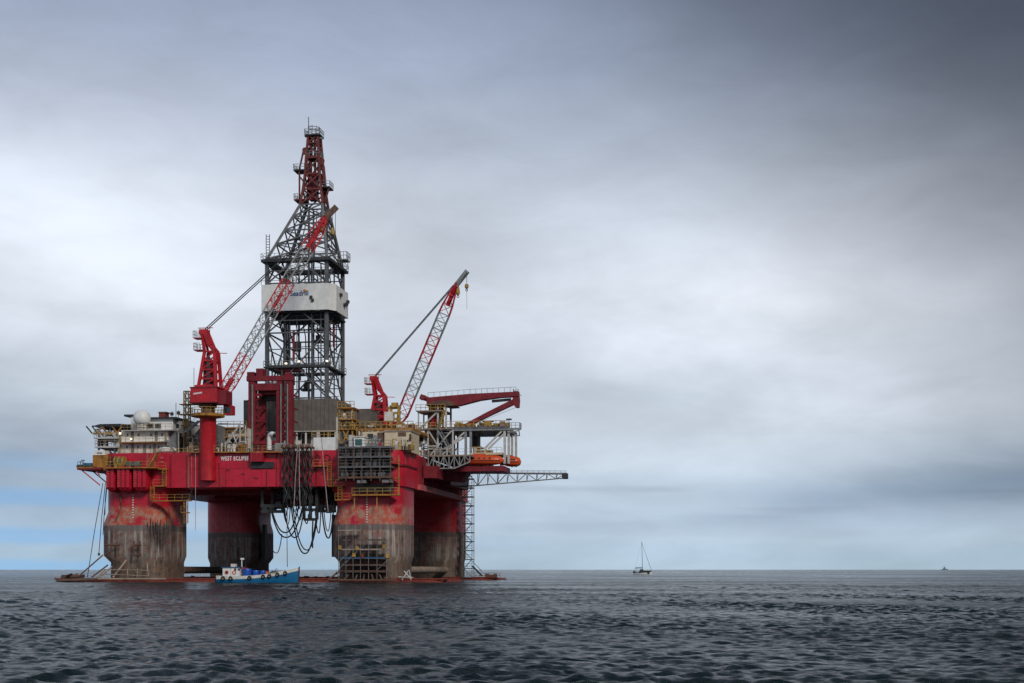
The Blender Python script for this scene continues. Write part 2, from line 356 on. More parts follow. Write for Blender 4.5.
# ================================================================== THE SEA
def make_sea():
    rng = np.random.default_rng(11)
    apex = np.array([0.0, -25.0])
    # distances from the apex: about a quarter of a picture line apart, so that every wave that shows is geometry
    rs = [0.5, 3, 6, 9, 12, 15, 18, 21, 24, 27, 30, 33, 36]; r = 38.0
    while r < 14000:
        rs.append(r); d = max(r - 25.0, 12.0); r += max(0.09, 0.0026 * d) if d < 380 else 0.0026 * d + 0.02 * (d - 380)
    rs = np.array(rs + [20000.0, 32000.0])
    core = np.linspace(R(-24), R(24), 900)
    th = np.concatenate([np.linspace(R(-180), R(-24), 60)[:-1], core, np.linspace(R(24), R(180), 60)[1:]])
    Rr, Tt = np.meshgrid(rs, th, indexing='ij')
    X = apex[0] + Rr * np.sin(Tt); Y = apex[1] + Rr * np.cos(Tt)
    dr = np.gradient(rs)[:, None] * np.ones_like(Tt)
    dt = Rr * np.gradient(th)[None, :]
    sp = np.maximum(dr * 0.8, np.abs(dt))
    Z = np.zeros_like(X); DX = np.zeros_like(X); DY = np.zeros_like(X)
    patch = np.zeros_like(X)
    for i in range(7):
        a = rng.uniform(0, 2 * np.pi); L = rng.uniform(18, 60); patch += np.sin(2 * np.pi * (X * np.cos(a) + Y * np.sin(a)) / L + rng.uniform(0, 6.28))
    patch = np.clip(1.0 + 0.16 * patch, 0.4, 1.7)
    for i in range(96):
        L = 0.28 * (1.6 / 0.28) ** rng.uniform(0, 1) if i > 7 else rng.uniform(3, 9)
        ang = R(-82) + rng.normal(0, 0.55); k = 2 * np.pi / L
        slope = (0.034 if L < 2.9 else 0.012) * rng.uniform(0.6, 1.3)
        A = slope / k
        fade = np.clip((L / (2.0 * sp)) - 0.6, 0, 1)
        ph = k * (X * np.cos(ang) + Y * np.sin(ang)) + rng.uniform(0, 6.28)
        a = A * fade * (patch if L < 2.9 else 1.0); Z += a * np.cos(ph)
        DX -= 0.85 * a * np.cos(ang) * np.sin(ph); DY -= 0.85 * a * np.sin(ang) * np.sin(ph)
    X = X + DX; Y = Y + DY
    nr, ntc = X.shape
    co = np.stack([X, Y, Z], -1).reshape(-1, 3).astype(np.float32)
    i = np.arange(nr - 1)[:, None] * ntc + np.arange(ntc - 1)[None, :]
    q = np.stack([i, i + ntc, i + ntc + 1, i + 1], -1).reshape(-1, 4).astype(np.int32)[:, ::-1]
    me = bpy.data.meshes.new('sea'); me.vertices.add(len(co)); me.vertices.foreach_set('co', co.ravel())
    me.loops.add(q.size); me.loops.foreach_set('vertex_index', q.ravel())
    me.polygons.add(len(q)); me.polygons.foreach_set('loop_start', np.arange(0, q.size, 4, dtype=np.int32))
    me.update(calc_edges=True); me.validate()
    me.polygons.foreach_set('use_smooth', np.ones(len(me.polygons), bool))
    m, k, p = principled('sea_water')
    pos = k.n('ShaderNodeNewGeometry').outputs['Position']
    wav = k.mapv(pos, (1.0, 1.0, 1.0), (0, 0, 0), (0, 0, R(-28)))
    n1 = k.noise(k.mapv(wav, (6.0, 10.0, 1)), 1.0, 6, 0.7, 0.8)
    n2 = k.noise(k.mapv(wav, (0.5, 0.9, 1), (3, 1, 0)), 1.0, 4, 0.6, 0.4)
    n3 = k.noise(k.mapv(pos, (0.012, 0.03, 1)), 1.0, 3, 0.5)
    hgt = k.m('ADD', k.m('MULTIPLY', n1, 0.13), k.m('MULTIPLY', n2, 0.85))
    bm = k.n('ShaderNodeBump', {'Strength': k.ss(n3, 0.3, 0.7, 0.6, 1.0), 'Distance': 1.5, 'Height': hgt})
    k.t.links.new(bm.outputs[0], p.inputs['Normal'])
    p.inputs['Base Color'].default_value = (0.005, 0.019, 0.022, 1)
    k.t.links.new(k.ss(n3, 0.35, 0.65, 0.09, 0.24), p.inputs['Roughness']); p.inputs['IOR'].default_value = 1.333
    me.materials.append(m)
    o = bpy.data.objects.new('sea', me); COL.objects.link(o); o['kind'] = 'structure'
make_sea()

# ================================================================== THE PLATFORM
plat = thing('drilling_platform', 'red semi-submersible drilling platform on four thick rust-stained columns', 'oil rig')
DZ0, DZ1, VF = 17.3, 23.75, -34.0        # deck box bottom and top, front face
def column(su, sv, blister, label):
    uo, ui = (28.7 if su > 0 else (27.7 if sv < 0 else 28.6)) * su, (16.2 if su > 0 else (15.8 if sv < 0 else 16.7)) * su; u0, u1 = sorted((uo, ui)); v0, v1 = sorted((34.0 * sv, 20.0 * sv)); rings = []
    bl, br = blister
    for z, g_, b, fl in ((-4, -0.35, 0, 0), (3.6, -0.35, 0, 0), (4.9, 0.0, 1, 0), (10.4, 0, 1, 0), (11.0, 0, .9, 0), (12.9, 0, 0, 0), (15.4, 0, 0, 0), (16.8, 0.0, 0, 1), (DZ0 + .3, 0.0, 0, 1)):
        rings.append(rrect(u0 - g_ - b * bl - fl * (.9 if su > 0 else 0), u1 + g_ + b * br + fl * (.9 if su < 0 else 0), v0 - g_, v1 + g_, z, 3.3))
    c = MB().loft(rings).build('column', 'hull' if sv < 0 else 'hull_fresh', plat, 40); c['label'] = label
    return c
colA = column(-1, -1, (0.9, 0.0), 'front left column with black vertical stains')
colC = column(1, -1, (0.7, 0.0), 'front right column behind the scaffolding')
colB = column(-1, 1, (0.0, 0.6), 'rear left column in the shade, behind the blue boat')
colD = column(1, 1, (0.0, 0.0), 'rear right column beside the stair tower')
for c, u, v, w in ((colC, 15.3, -30.0, .55), (colB, -15.3, 22.5, .7)):     # timber-black rubbing strips on the inner sides
    MB().box((u - w / 2, v - w, 4.6), (u + w / 2, v + w, 12.3)).build('rubbing_strip', 'black', c)
# draught marks: columns of small white ticks
for c, px, y0, y1, v in ((colA, 133, 495, 520, -34.06), (colC, 367, 487, 523, -34.06), (colB, 229, 507, 560, 19.93), (colD, 425.5, 500, 572, 19.93)):
    b = MB(); y = y0
    while y < y1:
        p = at(px, y, v); b.box((p.x - .15, v - .03, p.z - .10), (p.x + .15, v + .05, p.z + .10)); y += 2.5
    b.build('draught_marks', 'faded_red' if c in (colB, colD) else 'dirtywhite', c, kind='stuff')
# dark drip stains run from overflow pipes as raised scale ribs on the front left column
for i in range(26):
    px = 147 + i * 1.0 + random.uniform(-.6, .6); t = at(px, random.uniform(517, 528), -34.1); e = at(px, random.uniform(534, 560), -34.1)
    w = random.uniform(.025, .08); MB().tube([(t.x, -34.0, t.z), (t.x + random.uniform(-.1, .1), -34.02, (t.z + e.z) / 2), (e.x + random.uniform(-.15, .15), -34.0, e.z)], [w, w * 1.3, w * .4], 5).build('scale_rib', ('black', 'dark', 'dark', 'brown')[i % 4], colA, 60)
for sv, z1 in ((-1, .42), (1, .42)):
    v0, v1 = sorted((35.0 * sv, 20.0 * sv))
    c = MB().loft([rrect(-37.4 + g_, 38.0 - g_, v0 + g_, v1 - g_, z, 4.0) for z, g_ in ((-6, .8), (-5, 0), (.1, 0), (z1, .35))]).build('pontoon', 'rustred', plat, 40)
    b = MB(); pv = v0 + .4
    for i in range(60):
        if random.random() < .75:
            u = -37 + i * 1.25; h = random.uniform(.15, .55)
            b.box((u, pv + random.uniform(0, 1), z1 - .05), (u + random.uniform(.2, .9), pv + random.uniform(1.1, 2), z1 + h))
    b.tube([(-36.8, v0 + .5, z1 + .18), (37.5, v0 + .5, z1 + .18)], .14, 6); b.build('deck_pipe', 'rustred', c)
# horizontal braces between the columns, just above the water
for su, m_ in ((-1, 'brown'), (1, 'tan')):
    MB().tube([(22 * su + (4 if su > 0 else 4.6), -21, 2.2), (22 * su + (4 if su > 0 else 4.6), 21, 2.2)], 0.7, 14).build('brace', m_, plat, 40)
# deck box: rounded hull with recessed sides
deck = MB()
deck.loft([rrect(-28.1, 29.2, VF, 34.0, z, 3.5) for z in (DZ0, DZ1)])
deck = deck.build('deck_box', 'plate', plat, 40)
# hull plating on the front face, each plate a little proud of the frames behind it
xs = [191, 208.5, 226, 244, 262, 281, 299, 317, 334.5]
for a, b in zip(xs, xs[1:]):
    pa, pb = at(a, 480, VF), at(b, 480, VF)
    for z0, z1 in ((DZ0 + .04, DZ0 + 3.3), (DZ0 + 3.42, DZ1 - .1)):
        MB().box((pa.x + .06, VF - .06 - random.uniform(0, .05), z0), (pb.x - .06, VF + .1, z1)).build('hull_plate', 'plate', deck)


# right flank: shell plates, stiffeners and the pale lower flange
fl = MB().box((29.15, -22, DZ0 - .1), (29.8, 22, DZ0 + .95)).build('lower_flange', 'faded_red', deck)
for i in range(22):
    v = -21 + i * 2
    MB().box((29.15, v, DZ0 + .95), (29.7, v + .28, DZ1 - .3)).build('stiffener', 'red_dark', deck)
MB().box((29.1, -19, 19.6), (32.3, -13, 21.9)).build('side_sponson', 'red_dark', deck)
MB().box((29.1, -4, 19.2), (32.0, 16, 21.6)).build('side_sponson', 'red_dark', deck)
# under-deck girders
for v in (-24, -12, 0, 12, 24):
    MB().box((-14, v - .4, DZ0 - .9), (14, v + .4, DZ0 + .05)).build('girder', 'red_dark', deck)
# anchor fairlead housings on the front left corner: fluted boxes with rounded feet
for x0, x1, off in ((108.5, 117.5, .0), (120, 133.5, .25), (135.5, 149.5, .0)):
    a, b = at(x0, 468, -35), at(x1, 490, -35); z1, z0 = 21.1, 16.9; n = 3 if x1 - x0 > 10 else 2
    h = MB().loft([rrect(a.x + i_, b.x - i_, -36.1 - off + i_, -33.8, z, .5) for z, i_ in ((z0 - .35, .6), (z0, .15), (z0 + .4, 0), (z1, 0))]).build('fairlead_housing', 'red', plat, 50)
    for k in range(n):
        u = a.x + (b.x - a.x) * (k + .5) / n
        MB().box((u - .28, -36.35 - off, z0 + .4), (u + .28, -36.0 - off, z1 - .1)).build('rib', 'red', h)
    rg = MB()
    for k in range(8): rg.beam((a.x + .2, -36.4 - off, z0 + .6 + k * .45), (a.x + 1.0, -36.4 - off, z0 + .6 + k * .45), .09)
    rg.build('rung', 'faded_red', h)
# worn pale doubler between the fluted housings and the drop pipes
MB().tube([at(119, 492, -34.4), at(122, 505, -34.4), at(116, 520, -34.5)], .12, 6).build('drain_pipe', 'brown', plat, 50)
# yellow-edged walkways, stairs and ladders on the front of the hull
def walkway(pts, width, material='ochre', rail_m='yellow', h=1.05, t=.18):
    """pts: polyline along the outer edge (rig coords); the plate reaches width metres back"""
    b = MB(); r = MB()
    for p, q in zip(pts, pts[1:]):
        p, q = Vector(p), Vector(q); b.add([p, q, q + Vector((0, width, 0)), p + Vector((0, width, 0)), p - Vector((0, 0, t)), q - Vector((0, 0, t)), q + Vector((0, width, -t)), p + Vector((0, width, -t))],
                                           [(0, 1, 2, 3), (7, 6, 5, 4), (0, 4, 5, 1), (1, 5, 6, 2), (2, 6, 7, 3), (3, 7, 4, 0)])
    o = b.build('walkway', material, plat); r.rail(pts, h, 1.5, .05); r.build('handrail', rail_m, o); return o
walkway([at(106, 467.5, -37.0), at(155, 467, -37.0)], 3.0)
walkway([at(150, 468.5, -35.2), at(166, 468.5, -35.2)], 1.1)
walkway([at(153, 485.5, -35.2), at(164, 485.5, -35.2)], 1.1)
walkway([at(152, 500.5, -35.2), at(190, 500, -35.2)], 1.1)
walkway([at(313, 465.5, -35.2), at(327, 465.5, -35.2)], 1.1)
walkway([at(328, 485.5, -35.2), at(343, 485.5, -35.2)], 1.1)
walkway([at(335, 499.5, -35.4), at(350, 499.0, -35.4)], 1.2)
walkway([at(190, 451.8, -34.9), at(263, 451.5, -34.9)], 1.0)
walkway([at(262, 451.5, -35.4), at(282, 451.5, -35.4)], 1.5)
walkway([at(181, 512, -35.2), at(188, 512, -35.2)], 1.1)
b = MB().stair(at(149, 468, -36), at(158, 452.5, -35.5), 1.0); b.build('stairway', 'ochre', plat)
for x, y0, y1, vv in ((164.5, 468, 486, -35), (152.5, 486, 501, -35), (329.5, 461, 485, -35), (340, 486, 499, -35.2), (186, 500, 523, -35)):
    a, c = at(x, y1, vv), at(x, y0, vv); b = MB()
    b.beam(a - Vector((.35, 0, 0)), c - Vector((.35, 0, 0)), .14); b.beam(a + Vector((.35, 0, 0)), c + Vector((.35, 0, 0)), .14)
    k = a.z
    while k < c.z: b.beam((a.x - .35, vv, k), (a.x + .35, vv, k), .07); b.torus((a.x, vv - .3, k), (0, 0, 1), .42, .035, 8, 4) if int(k * 2) % 3 == 0 else None; k += .4
    b.build('ladder', 'ochre', plat)
# pipes, scuppers and hatch covers on the hull front
for x, y0, y1, m_ in ((170.5, 455, 486, 'red_dark'), (187, 455, 487, 'red_dark'), (191.5, 453, 487, 'faded_red'), (219, 463, 487, 'red_dark'), (266.5, 470, 487, 'red_dark'), (276.5, 453, 486, 'red_dark'), (316, 452, 487, 'red_dark'), (332.5, 470, 488, 'brown')):
    MB().tube([at(x, y0, VF - .12), at(x, y1, VF - .12)], .1, 6).build('hull_pipe', m_, plat, 50)
for x, y in ((162, 458), (165, 479), (161.5, 462), (228, 470), (243, 474), (205, 488 - 8), (256, 478), (319, 457), (308, 470), (323, 474)):
    p = at(x, y, VF - .1); MB().box((p.x - .35, VF - .16, p.z - .14), (p.x + .35, VF - .02, p.z + .14)).build('hatch_cover', 'faded_red' if x < 170 else 'red_dark', plat)
for x in (317, 327): p = at(x, 458, VF - .1); MB().torus((p.x, VF - .1, p.z), (0, 1, 0), .55, .12, 16, 6).build('fairlead_ring', 'red_dark', plat, 60)
# name on the hull
pw = at(221, 460.6, VF - .08); text_mesh('WEST ECLIPSE', 1.12, 'textwhite', 'lettering', deck, (pw.x, VF - .13, pw.z), 1.16, 0.03, 0.655)
# ribbed red locker on the hull at the end of the name, and the recess under it
lk = MB().pbox(250.5, 452.6, 263, 461.5, -35.3, 1.3).build('hull_locker', 'red', plat)
for i in range(5):
    a, c = at(252.5 + i * 2.3, 453, -35.36), at(253.4 + i * 2.3, 461, -35.36); MB().box((a.x, -35.4, c.z), (c.x, -35.25, a.z)).build('rib', 'red_dark', lk)
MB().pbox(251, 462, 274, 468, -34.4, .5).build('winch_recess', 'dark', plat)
# discharge pipe hanging on the hull
MB().tube([at(195.5, 453, -34.6), at(195.5, 530, -34.6)], .05, 5).build('drain_pipe', 'pinkrope', plat)
# main deck edge coaming on the right front corner with the joint line
MB().loft([rrect(16.2, 29.4, -34.2, -20, z, 3.4) for z in (20.9, 21.25)]).build('rubbing_band', 'red_dark', plat, 40)
# deck surface plates, slightly above the box
for u0, u1, v0, v1 in ((-29, -10, -32, 32), (-9.9, 10, -32, 32), (10.1, 29, -32, 32)):
    MB().box((u0, v0, DZ1 - .02), (u1, v1, DZ1 + .06)).build('deck_plate', 'grey', deck)

# ---- left overhanging platform on red struts
lp = MB(); a, b = at(77, 470.5, -35), at(108, 472.5, -33)
lp.box((a.x, -35, 20.7), (-27.4, -24, 21.1)); lp = lp.build('side_platform', 'red_dark', plat)
e = at(109, 484, -33)
for v in (-34.5, -29.5, -24.5):
    for x, z in ((a.x + .6, 20.75), (a.x + 3.2, 20.75)): member('strut', (x, v, z), (-27.9, v, e.z + (1.5 if x > a.x + 2 else -.3)), .22, 'red', lp, shape='pipe')
MB().rail([(a.x + .1, -25, 21.1), (a.x + .1, -34.9, 21.1), (-31, -34.9, 21.1)], 1.1, 1.0, .06).build('handrail', 'grey', lp)
MB().box((a.x - .05, -35.05, 20.98), (-29, -34.95, 21.2)).build('toe_board', 'ochre', lp)

# ---- right overhanging deck: white truss balcony along the flank
TV = -16.0
ta, tb = at(413, 468, TV), at(470, 464, TV)
bal = MB().box((29.0, TV, 23.95), (tb.x, 12, 24.2)).build('cantilever_deck', 'grey', plat)
z0, z1 = 21.6, 24.0; U0, U1 = 29.0, tb.x
n = 9
for i in range(n + 1):
    u = U0 + (U1 - U0) * i / n; zb = z0 + 1.2 * max(0, i - 6) / 3
    member('truss_post', (u, TV - .1, zb), (u, TV - .1, z1), .2, 'steel', bal)
    if i < n:
        u2 = U0 + (U1 - U0) * (i + 1) / n; zc = z0 + 1.2 * max(0, i - 5) / 3
        member('truss_diagonal', (u, TV - .1, zb if i % 2 else z1), (u2, TV - .1, z1 if i % 2 else zc), .17, 'steel', bal)
        member('truss_chord', (u, TV - .1, zb), (u2, TV - .1, zc), .24, 'steel', bal)
member('truss_chord', (U0, TV - .1, z1), (U1, TV - .1, z1), .26, 'tan', bal)
MB().rail([(U0 + 1, TV, 24.2), (U1, TV, 24.2)], 1.1, 1.2, .06).build('handrail', 'frame_white', bal)
for u in (33, 36.5):
    member('knee_brace', (u, -6, 23.9), (29.3, -6, 20.2), .5, 'red_dark', bal); member('knee_brace', (u, 8, 23.9), (29.3, 8, 20.2), .5, 'red_dark', bal)

# ================================================================== DERRICK
der = thing('derrick', 'tall grey steel lattice derrick with a white banner wall and red-brown crown', 'derrick', (1.0, 0.0, 24.0))
DU0, DU1, DV = -5.3, 7.1, 6.0
corners = [(DU0, -DV), (DU1, -DV), (DU1, DV), (DU0, DV)]
ZT, ZC = 65.0, 76.8
top = [(0.4, -2.0), (5.0, -2.0), (5.0, 2.2), (0.4, 2.2)]
for (u, v), (tu, tv) in zip(corners, top):
    MB().box((u - .36, v - .36, 24.0), (u + .36, v + .36, ZT)).build('leg', 'derrick', der)
    MB().beam((u, v, ZT), (tu, tv, ZC), .5).build('leg', 'derrick', der)
def ringz(z):
    if z <= ZT: return [Vector((u, v, z)) for u, v in corners]
    f = (z - ZT) / (ZC - ZT); return [Vector((a + (c - a) * f, b + (d - b) * f, z)) for (a, b), (c, d) in zip(corners, top)]
lev = [36.8, 43.4, 50.0, 55.0, 60.0, 65.0]
for i, z in enumerate(lev):
    r0 = ringz(z)
    for k in range(4): member('girt', r0[k], r0[(k + 1) % 4], .27, 'derrick', der)
    if i + 1 < len(lev):
        r1 = ringz(lev[i + 1])
        for k in range(4):
            a, b, c, d = r0[k], r0[(k + 1) % 4], r1[k], r1[(k + 1) % 4]
            # K bracing: both lower corners to the middle of the girt above, with secondary struts
            if i % 2 == 0:
                m_ = (c + d) / 2
                for p, q in ((a, m_), (b, m_)): member('brace', p, q, .26, 'derrick', der)
                for p, q in ((a.lerp(c, .5), a.lerp(m_, .5)), (b.lerp(d, .5), b.lerp(m_, .5)), (c.lerp(d, .25), a.lerp(m_, .5)), (c.lerp(d, .75), b.lerp(m_, .5))): member('strut', p, q, .15, 'derrick', der)
            else:
                m_ = (a + b) / 2
                for p, q in ((m_, c), (m_, d)): member('brace', p, q, .26, 'derrick', der)
                for p, q in ((a.lerp(c, .5), m_.lerp(c, .5)), (b.lerp(d, .5), m_.lerp(d, .5)), (m_.lerp(c, .5), a.lerp(b, .2)), (m_.lerp(d, .5), a.lerp(b, .8))): member('strut', p, q, .15, 'derrick', der)
            member('girt', a.lerp(c, .5), b.lerp(d, .5), .18, 'derrick', der)
lev2 = [65.0, 68.2, 71.2, 74.2, ZC]
for i in range(4):
    r0, r1 = ringz(lev2[i]), ringz(lev2[i + 1])
    for k in range(4):
        a, b, c, d = r0[k], r0[(k + 1) % 4], r1[k], r1[(k + 1) % 4]
        member('girt', c, d, .26, 'derrick', der); member('brace', a, d, .24, 'derrick', der); member('brace', b, c, .24, 'derrick', der)
        member('strut', (a + b) / 2, (c + d) / 2, .16, 'derrick', der)
# guide rails, travelling block, mud pipes and ladders inside the tower
for u, v, w, m_, z1 in ((-2.3, -3.5, .5, 'derrick', 62), (-1.2, -4, .35, 'derrick', 62), (3.4, -4, .34, 'derrick', 70), (4.6, 3, .42, 'derrick', 74), (-1.5, 3.2, .42, 'derrick', 70), (1.6, 0, .5, 'derrick', 76), (2.6, 0, .42, 'derrick', 76),
                       (5.7, -5.3, .3, 'derrick', 64), (6.2, -2.5, .34, 'derrick', 64), (6.4, 2, .34, 'derrick', 64), (-4.4, 5.2, .34, 'derrick', 64), (.6, -5, .2, 'derrick', 60), (4.0, -5.2, .2, 'derrick', 60), (-3.4, 0, .2, 'derrick', 60)):
    member('guide_rail', (u, v, 30.0), (u, v, z1), w * .72, m_, der)
for u, v, z0, z1, m_ in ((0.1, -5.6, 44.5, 50.5, 'red_dark'), (6.6, -3.2, 46, 57, 'red_dark'), (6.6, 1, 48, 55, 'red_dark')):
    member('red_stanchion', (u, v, z0), (u, v, z1), .38, m_, der)
MB().box((-1, -2.5, 46.9), (.3, -1.0, 48.8)).build('pipe_handler', 'dark', der); MB().box((1.0, -1.2, 57.5), (3.2, 1.2, 61)).build('travelling_block', 'red_dark', der)
for zz, u, v in ((53.5, -1.5, -3), (48.2, 4.6, -3.5), (51.2, 3.9, 1.5), (40.0, 3.0, -4), (39.2, .4, 2), (57, 5.6, 2.2)):
    b = MB().box((u - .9, v - .8, zz), (u + .9, v + .8, zz + .5)); b.box((u - .4, v - .5, zz + .5), (u + .4, v + .5, zz + 1.5)); b.build('machine_unit', 'dark', der)
for k in range(7):
    z = 38 + k * 3.6; MB().stair((4.9, 4.6, z), (1.2, 4.6, z + 3.6), .8, t=.08, step=.6).build('stair_flight', 'derrick', der); member('pipe_run', (DU0 + .8, 5.4, z), (DU1 - .6, 5.4, z + .4), .14, 'steel', der)
    member('stand_pipe', (-4.6 + k * .55, -4.6, 37), (-4.6 + k * .55, -4.6, 43), .13, 'tan', der, shape='pipe')
for k in range(9):
    u0 = -3.8 + k * 1.15; zz = 50 + (k * 37 % 9)
    MB().tube([(u0, -3 + .6 * k, 64), (u0 + .5, -2.5 + .5 * k, zz + 2), (u0 + 1.4, -2 + .5 * k, zz - 3), (u0 + 1.7, -2 + .4 * k, zz - 11)], .12, 5).build('service_hose', 'black', der, 60)
# platforms round the tower
def ring_platform(z, off, th=.3, mt='dark', rail=True, name='platform'):
    b = MB(); u0, u1, v0, v1 = DU0 - off, DU1 + off, -DV - off, DV + off; w = off + .9
    b.box((u0, v0, z), (u1, v0 + w, z + th)); b.box((u0, v1 - w, z), (u1, v1, z + th)); b.box((u0, v0 + w, z), (u0 + w, v1 - w, z + th)); b.box((u1 - w, v0 + w, z), (u1, v1 - w, z + th))
    o = b.build(name, mt, der)
    if rail: MB().rail([(u0, v0, z + th), (u1, v0, z + th), (u1, v1, z + th), (u0, v1, z + th), (u0, v0, z + th)], 1.1, 1.4, .07).build('handrail', 'steel', o)
    return o
ring_platform(42.9, .6); ring_platform(64.2, 1.0, .55); ring_platform(53.9, .5, .35, rail=False)
MB().box((-3.2, -5.8, 42.3), (1.8, -3.5, 42.85)).build('fingerboard', 'red_dark', der)
for px, py in ((286, 363.5), (299, 361.5), (327, 361)):
    p = at(px, py, -6.9); MB().box((p.x - .22, -7.0, p.z - .14), (p.x + .22, -6.8, p.z + .14)).build('floodlight', 'lamp', der)
b = MB(); p = at(343.5, 255, 3); b.box((p.x - 1.2, 2, p.z - 1.2), (p.x + .9, 5, p.z - 1.0)); b.rail([(p.x - 1, 2, p.z - 1), (p.x + .9, 2, p.z - 1), (p.x + .9, 5, p.z - 1)], 1.5, .7, .09); b.build('corner_basket', 'steel', der)
p = at(348, 262, 4); MB().tube([(p.x - 1, 4, 64.5), (p.x, 4, 64.6), (p.x, 4, 67.4)], .09, 5).build('light_mast', 'steel', der)
p = at(270.5, 262, -6); b = MB(); b.beam((p.x - .7, -6.6, 64.7), (p.x - .7, -6.6, 69.8), .12); b.beam((p.x, -6.6, 64.7), (p.x, -6.6, 69.8), .12)
for k in range(9): b.beam((p.x - .7, -6.6, 65 + k * .55), (p.x, -6.6, 65 + k * .55), .1)
b.build('ladder', 'derrick', der)
# banner wall: chamfered white box of panels round the tower
bz0, bz1 = at(300, 310.5, -7.2).z, at(300, 284, -7.2).z
UL, UR, VA, VB = at(261.5, 300, -7.4).x, at(328.5, 300, -7.4).x, -7.4, 3.4
wall = MB()
out_ = [(UL, VA), (UR, VA), (UR + 1.1, VA + 1.6), (UR + 1.1, VB), (UL, VB)]
inn_ = [(UL + .2, VA + .2), (UR - .1, VA + .2), (UR + .9, VA + 1.7), (UR + .9, VB - .2), (UL + .2, VB - .2)]
wall.loft([[(u, v, bz0) for u, v in out_], [(u, v, bz1) for u, v in out_], [(u, v, bz1) for u, v in inn_], [(u, v, bz0) for u, v in inn_], [(u, v, bz0) for u, v in out_]], False)
wall = wall.build('banner_wall', 'white', der)
xs = [UL, UL + 3.4, UL + 6.6, UL + 10.0, UR]
for a, b in zip(xs, xs[1:]): MB().box((a + .03, VA - .04, bz0 + .03), (b - .03, VA + .05, bz1 - .03)).build('panel', 'white', wall)
for i in range(4):
    v0, v1 = VA + 1.7 + i * (VB - VA - 1.7) / 4, VA + 1.7 + (i + 1) * (VB - VA - 1.7) / 4
    MB().box((UR + 1.05, v0 + .03, bz0 + .03), (UR + 1.14, v1 - .03, bz1 - .03)).build('panel', 'white', wall)
ps = at(290.2, 296, VA); text_mesh('Seadrill', 1.42, 'textblue', 'lettering', wall, (ps.x, VA - .06, ps.z), 1.02, .03, .90)
p = at(304.8, 290.6, VA - .1); b = MB()
for k in range(8):
    a = k * math.pi / 4; b.beam((p.x, VA - .1, p.z), (p.x + .34 * math.cos(a), VA - .1, p.z + .34 * math.sin(a)), .14, .06)
b.build('emblem', 'textorange', wall)
for px, py in ((311.5, 297), (313, 300)):
    p = at(px, py, VA - .1); MB().box((p.x - .3, VA - .35, p.z - .3), (p.x + .2, VA, p.z + .25)).build('bracket', 'dark', wall)
for v, z in ((-3, bz1 - 1.6), (0, bz0 + 2.2), (1.5, bz1 - 2.6), (2.4, bz1 - 2.0)):
    MB().box((UR + 1.1, v - .4, z - .3), (UR + 1.6, v + .4, z + .3)).build('bracket', 'dark', wall)
MB().rail([(UL - .05, VA, bz1), (UR, VA, bz1)], .8, 2.0, .08, 1).build('top_rail', 'dark', wall)
MB().box((UL + 2, -5.3, bz0 - .8), (UR - 1, 5, bz0 + .2)).build('belly_platform', 'dark', der)
# ---- crown section
cu, cv = 2.75, .1
def quad(h, z): return [Vector((cu + a * h, cv + b * h * .95, z)) for a, b in ((-1, -1), (1, -1), (1, 1), (-1, 1))]
zs = [(76.8, 2.35), (80.0, 1.9), (83.2, 1.55), (86.5, 1.4), (89.6, 1.15), (91.2, 1.05)]
for i, ((za, ha), (zb, hb)) in enumerate(zip(zs, zs[1:])):
    r0, r1 = quad(ha, za), quad(hb, zb)
    for k in range(4):
        a, b, c, d = r0[k], r0[(k + 1) % 4], r1[k], r1[(k + 1) % 4]
        member('crown_leg', a, c, .42, 'crown', der); member('crown_girt', c, d, .3, 'crown', der)
        member('crown_brace', a, d, .24, 'crown', der); member('crown_brace', b, c, .24, 'crown', der)
MB().box((cu - .9, cv - .8, 78), (cu + .7, cv + .8, 83.5)).build('crown_block', 'red_dark', der)
for u in (-.75, .15, .95): member('crown_guide', (cu + u, cv, 83), (cu + u * .8, cv, 91), .42, 'crown', der)
for px, py, x0, x1, m_ in ((303, 171.5, 295.5, 310, 'dark'), (326, 188.5, 319, 331.5, 'dark'), (301, 201, 296, 307, 'crown'), (314, 158, 308, 321.5, 'crown'), (314, 136.5, 306.5, 322, 'dark')):
    a, b = at(x0, py, cv), at(x1, py, cv)
    o = MB().box((a.x, cv - 1.5, a.z - .25), (b.x, cv + 1.5, a.z)).build('crown_platform', m_, der)
    MB().rail([(a.x, cv + 1.4, a.z), (a.x, cv - 1.45, a.z), (b.x, cv - 1.45, a.z), (b.x, cv + 1.4, a.z)], 1.1, .8, .08).build('handrail', 'steel', o)
for (xa, ya), (xb, yb) in (((299, 171), (304.2, 148)), ((308, 171), (305.2, 148)), ((324.5, 188), (322.6, 160)), ((320, 172), (321.6, 160)), ((299.5, 171), (299.5, 203)), ((300, 177), (318, 200)), ((309, 171), (320, 203)), ((320.5, 188), (325, 205)), ((329, 188), (324, 205)), ((324, 166), (326, 188))):
    member('outrigger_strut', at(xa, ya, -1), at(xb, yb, -1), .3, 'crown', der)
for x, y in ((304.7, 150), (322.2, 161)):
    p = at(x, y, -1); b = MB().torus(p, (0, 1, 0), .35, .2, 10, 5); b.box(p - Vector((.35, .3, .9)), p + Vector((.35, .3, -.2))); b.build('sheave', 'crown', der)
b = MB(); p = at(314, 136, cv); b.torus((p.x, cv, p.z + .9), (0, 0, 1), 1.3, .07); b.torus((p.x, cv, p.z + 1.6), (0, 0, 1), 1.2, .07)
for k in range(8): b.beam((p.x + 1.3 * math.cos(k * .785), cv + 1.3 * math.sin(k * .785), p.z), (p.x + 1.1 * math.cos(k * .785), cv + 1.1 * math.sin(k * .785), p.z + 1.9), .08)
b.beam((p.x - 1.8, cv - .4, p.z - .1), (p.x + 2.0, cv - .4, p.z - .7), .35); b.build('crown_basket', 'steel', der)
